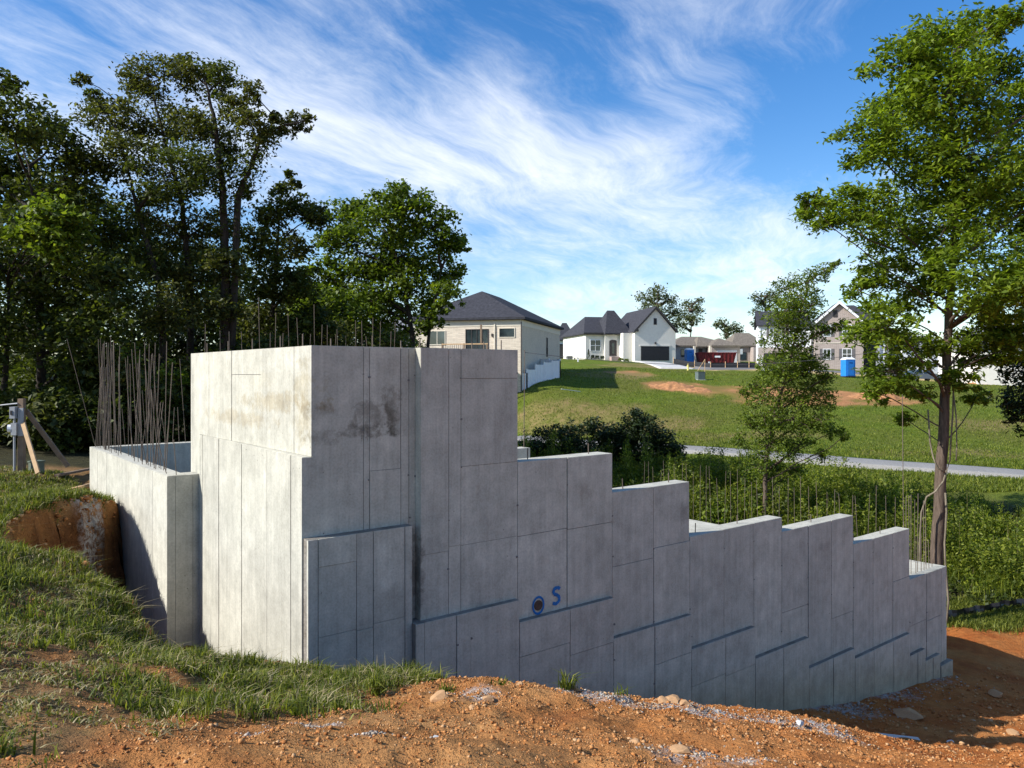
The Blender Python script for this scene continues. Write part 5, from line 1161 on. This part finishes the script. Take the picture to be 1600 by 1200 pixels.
def flat_patch(name, corners, mat, th=.12, lab=None, lift=.05):
    """thin slab following the slope"""
    C = [np.array(at(*c)[:2]) for c in corners]; n = 14; V = []
    for i in range(n + 1):
        for j in range(n + 1):
            s, t = i / n, j / n; p = (C[0] * (1 - s) + C[1] * s) * (1 - t) + (C[3] * (1 - s) + C[2] * s) * t; V.append(p)
    V = np.array(V); Z = height(V[:, 0], V[:, 1], False) + lift + .12; idx = np.arange((n + 1) ** 2).reshape(n + 1, n + 1); Fq = np.stack([idx[:-1, :-1], idx[1:, :-1], idx[1:, 1:], idx[:-1, 1:]], -1).reshape(-1, 4)
    rim = list(idx[0, :]) + list(idx[1:, -1]) + list(idx[-1, -2::-1]) + list(idx[-2:0:-1, 0]); T = np.c_[V, Z]; Bm = T[rim].copy(); Bm[:, 2] -= .6; base = len(T); k = len(rim)
    S = [[rim[i], rim[(i + 1) % k], base + (i + 1) % k, base + i] for i in range(k)]
    o = link(name, mesh_np(name, np.r_[T, Bm], np.r_[Fq, np.array(S)]), mat); tag(o, lab, kind='structure'); return o
M_DRIVE = simple('drive_concrete', (.52, .50, .46), .9, .12, 2)
flat_patch('driveway', [(992, 564.5, 114.4), (1040, 564.5, 114.6), (1085, 576, 101), (1030, 574, 101)], M_DRIVE, lab='pale concrete drive in front of the black garage door', lift=.02)
flat_patch('street', [(1085, 576, 101), (1085, 572, 106), (1500, 582, 108), (1500, 589, 101)], simple('worn_asphalt', (.16, .155, .15), .95, .2, 2), lab='street behind the bare lot', lift=-.05)

def small_house(name, lab, px0, px1, D, py_base, py_eave, py_ridge, wall, roof, depth=10, ang=0.0, r=(.25, .75), extra=None, group='houses across the lane'):
    k = D / 1200; O = ld((px0 - 800) * k, D); z0 = -(py_base - 583) * k; h = House(name, lab, O, ang, z0, group=group); B = lambda py: (583 - py) * k - z0; W = (px1 - px0) * k
    h.box('wall', wall, 0, W, 0, depth, -1.2, B(py_eave)); h.hip(-.5, W + .5, -.5, depth + .5, B(py_eave) + .15, B(py_ridge), W * r[0], W * r[1], roof, 'u')
    if extra: extra(h, B, lambda px: (px - px0) * k, W)
    return h
def ex_low(h, B, U, W):
    h.box('garage_wing', M_BRG, U(1104), U(1148), -3, .1, -1.2, B(541)); h.hip(U(1103), U(1150), -3.4, 6, B(540.5), B(528), .6, 1.4, M_ROOFB)
    h.hip(U(1086), U(1108), -1.2, 5, B(540.8), B(525), 2.0, 2.4, M_ROOFB)
    h.box('column', M_TRIM, U(1101.5), U(1107), -2.9, -2.3, -.8, B(541)); h.box('column', M_TRIM, U(1082), U(1085), -.9, -.5, -.8, B(541))
    h.window('f', U(1064.5), U(1075.5), B(557), B(546), 0, frame=M_DARKT, mull=(2, 1)); h.box('front_door', M_BLACK, U(1092), U(1098), -.08, .0, -.4, B(545)); h.box('garage_door', M_PALE, U(1112), U(1143), -3.07, -2.95, -.5, B(548)); h.box('side_trim', M_SIDW, U(1148.2), U(1153), -2.8, -2.6, B(554), B(546))
small_house('low_house', 'low grey house with brown roof behind the red dumpster', 1052, 1148, 128, 568, 541, 523.5, M_SIDG, M_ROOFB, 11, .05, (.28, .62), ex_low)
def ex_5(h, B, U, W): h.box('entry_wall', M_BRG, U(1172), U(1188), -2, .1, -1.2, B(543)); h.box('entry_door', M_DARKT, U(1177), U(1184), -2.1, -1.95, -.5, B(549)); h.window('f', U(1157), U(1166), B(562), B(551), 0, frame=M_DARKT)
small_house('brown_house', 'taupe house with steep brown roof, left neighbour of the brick house', 1146, 1196, 140, 568, 541, 518, M_BRG, M_ROOFB, 10, .0, (.3, .75), ex_5)
def ex_3(h, B, U, W): h.box('porch_wall', M_SIDW, U(872), U(884), -1.5, .1, -1.2, B(532)); h.box('front_door', M_DARKT, U(873.5), U(880), -1.6, -1.45, -.5, B(538)); h.hip(U(866), U(900), -2, 8, B(531.5), B(503), U(880), U(887), M_ROOF, 'u')
small_house('grey_house', 'white house with dark roof showing between the cream and the white house', 850, 905, 150, 564, 532, 508, M_SIDW, M_ROOF, 12, 0, (.15, .75), ex_3)

def brick_house():
    D = 116; k = D / 1200; O = ld((1185 - 800) * k, D); z0 = -(578 - 583) * k; h = House('brick_house', 'two storey brick and white siding house with white gable trim', O, -.27, z0); B = lambda py: (583 - py) * k - z0; U = lambda px: (px - 1185) * k
    h.box('wall', M_SIDW, 0, U(1262), 0, 9, -1.2, B(508)); h.box('wall', M_SIDW, U(1262) + .003, U(1372), .6, 9, -1.2, B(505)); h.box('brick_base', M_BRG, .0 - .04, U(1262), -.12, -.005, -1.2, B(543))
    # main roof: two slopes, ridge along the front
    def slope_roof(u0, u1, v0, v1, we, wr):
        m = MB(); vm = (v0 + v1) / 2; th = .22
        for a, b in ((v0, vm), (vm, v1)):
            za, zb = (we, wr) if a == v0 else (wr, we)
            m.hexa([h.P(u0, a, za - th), h.P(u1, a, za - th), h.P(u1, b, zb - th), h.P(u0, b, zb - th), h.P(u0, a, za), h.P(u1, a, za), h.P(u1, b, zb), h.P(u0, b, zb)])
        return m.build('roof', M_ROOF, h.e)
    slope_roof(-.3, U(1263), -.4, 9.4, B(508), B(483)); h.hip(U(1262), U(1375), .2, 9.5, B(505), B(476), U(1300), U(1330), M_ROOF, 'u')
    h.gable_wall(U(1266), U(1334), -1.4, 5, -1.2, B(508), B(480), M_BRG); h.gable(U(1262), U(1338), -1.8, 6, B(508.5), B(475), M_ROOF, trim=M_WHITE); h.box('eave_return', M_WHITE, U(1329), U(1337.5), -1.82, -1.42, B(509.5), B(505.5))
    h.window('f', U(1292.5), U(1297), B(498), B(489), -1.4, frame=M_DARKT, name='gable_vent', pane=M_DARKT)
    SH = simple('grey_shutter', (.13, .12, .12), .6)
    for (a, b, c, d) in ((1305, 1317, 527, 511), (1305, 1317, 562, 547), (1278, 1288, 562, 547), (1278, 1288, 527, 511)): h.window('f', U(a), U(b), B(c), B(d), -1.4, mull=(2, 2), shutters=SH)
    for (a, b, c, d) in ((1202, 1212, 526, 514), (1225, 1236, 526, 514)): h.window('f', U(a), U(b), B(c), B(d), 0, mull=(2, 2), shutters=SH)
    h.window('f', U(1341), U(1347), B(524), B(512), .6, mull=(1, 2)); h.box('porch_shade_panel', M_BLACK, U(1334.5), U(1356), .5, .58, -.5, B(540)); h.box('porch_post', M_SIDG, U(1352), U(1357), -1.2, -.8, -1, B(542)); h.box('porch_post', M_SIDG, U(1364), U(1367), -1.2, -.8, -1, B(542))  # black panel stands in for the shade inside the porch
    h.box('garage_door', M_BLACK, U(1193), U(1225), -.2, -.125, -.8, B(552)); h.box('band', M_TRIM, U(1266), U(1334), -1.46, -1.41, B(538), B(537)); h.box('corner_board', M_WHITE, -.05, .3, -.14, -.125, B(543), B(508.5))
brick_house()
def ex_7(h, B, U, W): h.box('gable_block', M_SIDW, U(1440), U(1480), -2, .1, -1.2, B(540)); h.window('f', U(1437), U(1456), B(566), B(552), 0, frame=M_DARKT)
small_house('pale_house', 'pale house behind the trunk of the tall sunlit tree', 1410, 1490, 112, 582, 543, 522, M_SIDW, M_ROOFG, 9, 0, (.3, .7), ex_7)
def ex_8(h, B, U, W): h.window('f', U(1584), U(1592), B(570), B(556), 0)
small_house('corner_house', 'white house with grey roof at the right edge behind the trees', 1528, 1680, 92, 592, 540, 500, M_BRW, M_ROOFG, 12, -.15, (.35, .75), ex_8)
def ex_9(h, B, U, W): pass
small_house('hidden_house', 'grey roofed house mostly hidden behind the dark trees at left of the cream house', 560, 668, 108, 590, 520, 494, M_BRG, M_ROOFG, 12, .1, (.3, .7), None)

# ------------------------------------------------------------------ things on the lot
def G(px, py, D):
    p = at(px, py, D); return Vector((p[0], p[1], hz(p[0], p[1])))
VIEW = math.atan2(RT[1], RT[0])
def porta(px, py, D, lab, s=1.0):
    q = G(px, py, D); o = empty('portable_toilet', q, VIEW + .12); tag(o, lab, 'portable toilet', 'portable toilets'); bl = simple('toilet_blue', (.02, .20, .62), .45, .12, 3); 
    MB().box(-.58, .58, -.58, .58, .12, 2.05).build('body', bl, o); MB().box(-.62, .62, -.62, .62, 0, .12).build('skid', M_BLACK, o); m = MB().box(-.61, .61, -.61, .61, 2.05, 2.14)
    m.hexa([(-.58, -.58, 2.14), (.58, -.58, 2.14), (.58, .58, 2.14), (-.58, .58, 2.14), (-.35, -.4, 2.32), (.35, -.4, 2.32), (.35, .4, 2.32), (-.35, .4, 2.32)]); m.build('roof', M_WHITE, o)
    d = MB().box(-.40, .40, -.61, -.582, .2, 1.95).build('door', bl, o); MB().box(-.2, .2, -.625, -.611, 1.62, 1.78).build('vent', simple('toilet_blue_dark', (.01, .10, .35), .5), d); MB().box(.28, .34, -.64, -.611, 1.0, 1.14).build('handle', M_BLACK, d)
    MB().tube([(.45, .45, 2.1), (.45, .45, 2.6)], .05, 6).build('vent_pipe', M_BLACK, o)
porta(1325, 590, 91, 'bright blue portable toilet with white roof at the edge of the lot')
porta(1077, 569.5, 121, 'far blue portable toilet beside the red dumpster')
def dumpster():
    q = G(1118, 566, 120); o = empty('dumpster', q, VIEW); tag(o, 'long dark red dumpster in front of the low grey house', 'dumpster'); rd = simple('dumpster_red', (.15, .018, .022), .6, .25, 3)
    m = MB().hexa([(-2.6, -.9, .2), (2.6, -.9, .2), (2.6, .9, .2), (-2.6, .9, .2), (-3.0, -1.05, 1.75), (3.0, -1.05, 1.75), (3.0, 1.05, 1.75), (-3.0, 1.05, 1.75)]); m.build('bin', rd, o); MB().box(-3.06, 3.06, -1.12, -1.0, 1.68, 1.8).build('rim', rd, o)
    for i in range(9): x = -2.4 + i * .6; MB().hexa([(x - .05, -.98, .25), (x + .05, -.98, .25), (x + .05, -.9, .25), (x - .05, -.9, .25), (x - .05, -1.12, 1.68), (x + .05, -1.12, 1.68), (x + .05, -1.04, 1.68), (x - .05, -1.04, 1.68)]).build('rib', rd, o)
    MB().box(-.4, .45, -1.16, -1.122, 1.0, 1.25).build('plate', M_WHITE, o); MB().box(-2.5, 2.5, -.7, .7, .0, .19).build('skid', M_BLACK, o)
dumpster()
def silt(name, lab, pts, h, n, sag=.0, stakes=True, grp=None, crumple=0.0):
    P = [G(*p) for p in pts]; o = empty(name, P[0]); tag(o, lab, 'silt fence', grp); O = Vector(P[0]); rng = random.Random(4)
    V = []; Q = []
    for i in range(len(P) - 1):
        for t in np.linspace(0, 1, n, endpoint=False): Q.append(P[i].lerp(P[i + 1], t))
    Q.append(P[-1]); m = MB(); rows = 4; grid = []
    for i, q in enumerate(Q):
        zz = hz(q.x, q.y); lean = crumple * (math.sin(i * 1.7) + rng.uniform(-.6, .6)); col = []
        for r in range(rows + 1):
            t = r / rows; col.append(Vector((q.x, q.y, zz - .1)) + Vector((0, 0, 1)) * (h * t + (.1 * t)) * (1 - .25 * crumple * abs(math.sin(i * .9))) + Vector((FW[0], FW[1], 0)) * (lean * t + crumple * .5 * math.sin(t * 6 + i)) - O)
        grid.append(col)
    for i in range(len(grid) - 1):
        for r in range(rows): m.poly([grid[i][r], grid[i + 1][r], grid[i + 1][r + 1], grid[i][r + 1]])
    f = m.build('fabric', simple('silt_fabric', (.018, .018, .02), .38, .3, 9, spec=.5), o, True)
    if stakes:
        for i in range(0, len(Q), n):
            q = Q[i]; zz = hz(q.x, q.y); s_ = .04; MB().box(q.x - s_ - O.x, q.x + s_ - O.x, q.y - s_ - .05 - O.y, q.y + s_ - .05 - O.y, zz - .2 - O.z, zz + h + .2 - O.z).build('stake', M_WOOD, o)
silt('silt_fence', 'black silt fence with wooden stakes across the street edge', [(1052, 571, 112), (1085, 575, 106), (1110, 577, 104), (1133, 577, 104), (1152, 577, 104), (1170, 577, 104), (1181, 577, 104)], .75, 4)
silt('silt_fence', 'crumpled black silt fence lying in the weeds beside the foundation end', [(1474, 972, 24.9), (1520, 968, 25.2), (1560, 964, 25.5), (1600, 958, 25.8), (1650, 952, 26.2)], .36, 7, crumple=.06, stakes=False)
def ladder():
    q = G(1186, 578, 104); o = empty('step_ladder', q, VIEW); tag(o, 'white step ladder leaning by the brick house corner', 'ladder')
    for x0, x1 in ((-.45, .10), (.25, .45)): MB().tube([(x0, 0, -.02), (x1, .0, 1.75)], .045, 5).build('rail', M_WHITE, o)
    for i in range(6): t = .1 + i * .16; MB().box(-.45 + .55 * t, .25 + .2 * t, -.08, .08, 1.75 * t, 1.75 * t + .06).build('step', M_WHITE, o)
ladder()
def box_cab():
    q = G(1094, 589.5, 86); o = empty('transformer_box', q, VIEW + .2); tag(o, 'grey green transformer cabinet on the lawn above the clay patch', 'utility box'); g = simple('transformer_green', (.12, .15, .14), .55, .15)
    MB().box(-.42, .42, -.4, .4, 0, .85).build('cabinet', g, o); MB().box(-.45, .45, -.43, .43, .85, .92).build('lid', g, o); MB().box(-.38, .38, -.425, -.401, .1, .8).build('door', g, o); MB().box(-.5, .5, -.5, .5, -.3, .05).build('pad', M_DRIVE, o)
box_cab()
q = G(1097, 585, 95); o = empty('timber_frame', q, VIEW); tag(o, 'slanted timber stake frame behind the transformer cabinet', 'timber frame')
MB().tube([(.35, 0, -.1), (.35, 0, 1.75)], .05, 5).build('stake', M_WOOD, o); MB().tube([(-.55, 0, .3), (.32, 0, 1.65)], .04, 5).build('brace', M_WOOD, o)
def hydrant():
    q = G(1075, 577, 99); o = empty('fire_hydrant', q, VIEW); tag(o, 'pale yellow fire hydrant beside the concrete drive', 'hydrant'); y_ = simple('hydrant_yellow', (.62, .52, .16), .5, .1)
    MB().tube([(0, 0, -.05), (0, 0, .05), (0, 0, .06), (0, 0, .62), (0, 0, .74), (0, 0, .82)], [.17, .17, .12, .12, .10, .03], 10).build('barrel', y_, o, True); MB().tube([(-.22, 0, .5), (.22, 0, .5)], .06, 8).build('nozzle', y_, o, True); MB().tube([(0, 0, .82), (0, 0, .88)], .035, 6).build('cap', y_, o)
hydrant()
def car():
    q = G(1440, 590, 93); o = empty('parked_car', q, VIEW + .15); tag(o, 'grey car parked behind the tall sunlit tree', 'car'); bd = simple('car_grey', (.16, .18, .21), .3, .08, 2, spec=.6)
    prof = [(-2.2, .35), (-2.25, .75), (-1.9, .92), (-1.35, .97), (1.1, .95), (1.95, .82), (2.25, .6), (2.2, .35)]
    MB().prism([(a, -.88, b) for a, b in prof], (0, 1.76, 0)).build('body', bd, o, fix=True)
    cab = [(-1.75, .93), (-1.1, 1.42), (.15, 1.46), (1.05, .95)]; c = MB(); 
    c.hexa([(-1.75, -.8, .94), (1.1, -.8, .94), (1.1, .8, .94), (-1.75, .8, .94), (-1.05, -.62, 1.44), (.2, -.62, 1.46), (.2, .62, 1.46), (-1.05, .62, 1.44)]); c.build('cabin', M_GLASS, o)
    MB().hexa([(-1.12, -.64, 1.43), (.25, -.64, 1.45), (.25, .64, 1.45), (-1.12, .64, 1.43), (-1.0, -.55, 1.49), (.15, -.55, 1.51), (.15, .55, 1.51), (-1.0, .55, 1.49)]).build('roof', bd, o)
    for a, b in (((-1.7, -.815, .95), (-1.05, -.64, 1.45)), ((1.08, -.815, .95), (.22, -.64, 1.46)), ((-.35, -.815, .95), (-.38, -.64, 1.45))): MB().tube([a, b], .035, 4).build('pillar', bd, o)
    for x in (-1.4, 1.4):
        for y in (-.85, .85): w = MB().tube([(x, y - .09, .32), (x, y + .09, .32)], .33, 14).build('wheel', M_BLACK, o); MB().tube([(x, y - .10, .32), (x, y + .10, .32)], .19, 10).build('rim', M_GREY, w)
    for y in (-.65, .65): MB().box(2.16, 2.27, y - .16, y + .16, .58, .70).build('headlight', M_WHITE, o)
car()
q = G(892, 612, 74); o = MB().box(-1.1, 1.1, -.03, .03, .02, .07).build('white_pipe', M_WHITE, None, False, q + Vector((0, 0, .1))); o.rotation_euler = (0, .12, VIEW + .5); tag(o, 'thin white pipe lying on the lawn below the fence', 'pipe')
for (px, py, D, lab) in [(903, 563, 108, 'small white marker post on the lawn before the white house'), (1108, 571, 108, 'white marker post by the silt fence')]:
    q = G(px, py, D); o = empty('marker_post', q, VIEW); tag(o, lab, 'marker post', 'white marker posts'); MB().box(-.09, .09, -.05, .05, -.1, .62).build('post', M_WHITE, o); MB().box(-.12, .12, -.08, .08, .62, .66).build('cap', M_WHITE, o)
def plastic(px, py, D, lab, s):
    import bmesh
    q = G(px, py, D); b = bmesh.new(); bmesh.ops.create_icosphere(b, subdivisions=3, radius=1)
    for v in b.verts: v.co = Vector((v.co.x * s * 1.4, v.co.y * s * .8, max(-.1, v.co.z) * s * .6)) + Vector(mnoise.noise_vector(v.co * 3.1 + Vector((px, 0, 0)))) * s * .28
    me = bpy.data.meshes.new('plastic_sheet'); b.to_mesh(me); b.free(); o = link('plastic_sheet', me, M_WHITE, None, q); tag(o, lab, 'plastic sheet', 'heaps of white plastic')
plastic(1200, 579, 98, 'heap of crumpled white plastic left of the young tree crown', .95); plastic(1256, 583, 96, 'heap of crumpled white plastic showing through the young tree crown', .7)
# loose soil heaps on the lot
def heap(px, py, D, rx, ry, h, lab, seed):
    rng = np.random.default_rng(seed); p = at(px, py, D); n = 40; u = np.linspace(-1, 1, n); A, B_ = np.meshgrid(u, u, indexing='xy')
    X = p[0] + RT[0] * A * rx + FW[0] * B_ * ry; Y = p[1] + RT[1] * A * rx + FW[1] * B_ * ry; r = np.hypot(A, B_)
    pk = np.clip(1 - r ** 1.5, -.2, 1); Z = height(X, Y) + pk * h * (.55 + .8 * fbm(X, Y, .9, 4, seed)) + (fbm(X, Y, 3.0, 3, seed + 1) - .5) * .28 * (pk > 0) - .15
    V = np.stack([X, Y, Z], -1).reshape(-1, 3); i = (np.arange(n - 1)[None, :] + n * np.arange(n - 1)[:, None]).ravel(); Fq = np.stack([i, i + 1, i + n + 1, i + n], -1)
    M = simple('heap_soil', (.40, .19, .08), .95, .45, 3, .5); O = np.array([p[0], p[1], hz(p[0], p[1])]); o = link('soil_heap', mesh_np('soil_heap', V - O, Fq), M, None, O); tag(o, lab, 'soil heap', 'heaps of loose soil')
heap(1052, 602, 79, 2.9, 2.4, .65, 'tan heap of loose soil at the left of the bare lot', 5); heap(1085, 612, 77, 2.4, 1.8, .45, 'low brown heap of soil right of the tan heap', 6); heap(1370, 622, 74, 3.2, 2.0, .85, 'low heap of soil beside the bare clay, under the tall sunlit tree', 7); heap(1545, 597, 93, 3.5, 1.6, .6, 'orange soil heap before the white corner house', 8)
# string line from the tall rod to the tree
a = Vector((10.45, 12.62, .44)); b = Vector(at(1480, 524, 24.2)); m = MB(); m.tube([a.lerp(b, t) - a + Vector((0, 0, -.55 * 4 * t * (1 - t))) for t in np.linspace(0, 1, 16)], .006, 4)
o = m.build('string_line', simple('string_grey', (.12, .12, .12), .8), None, False, a); tag(o, 'thin string line sagging from the tall rod to the tall sunlit tree', 'string')
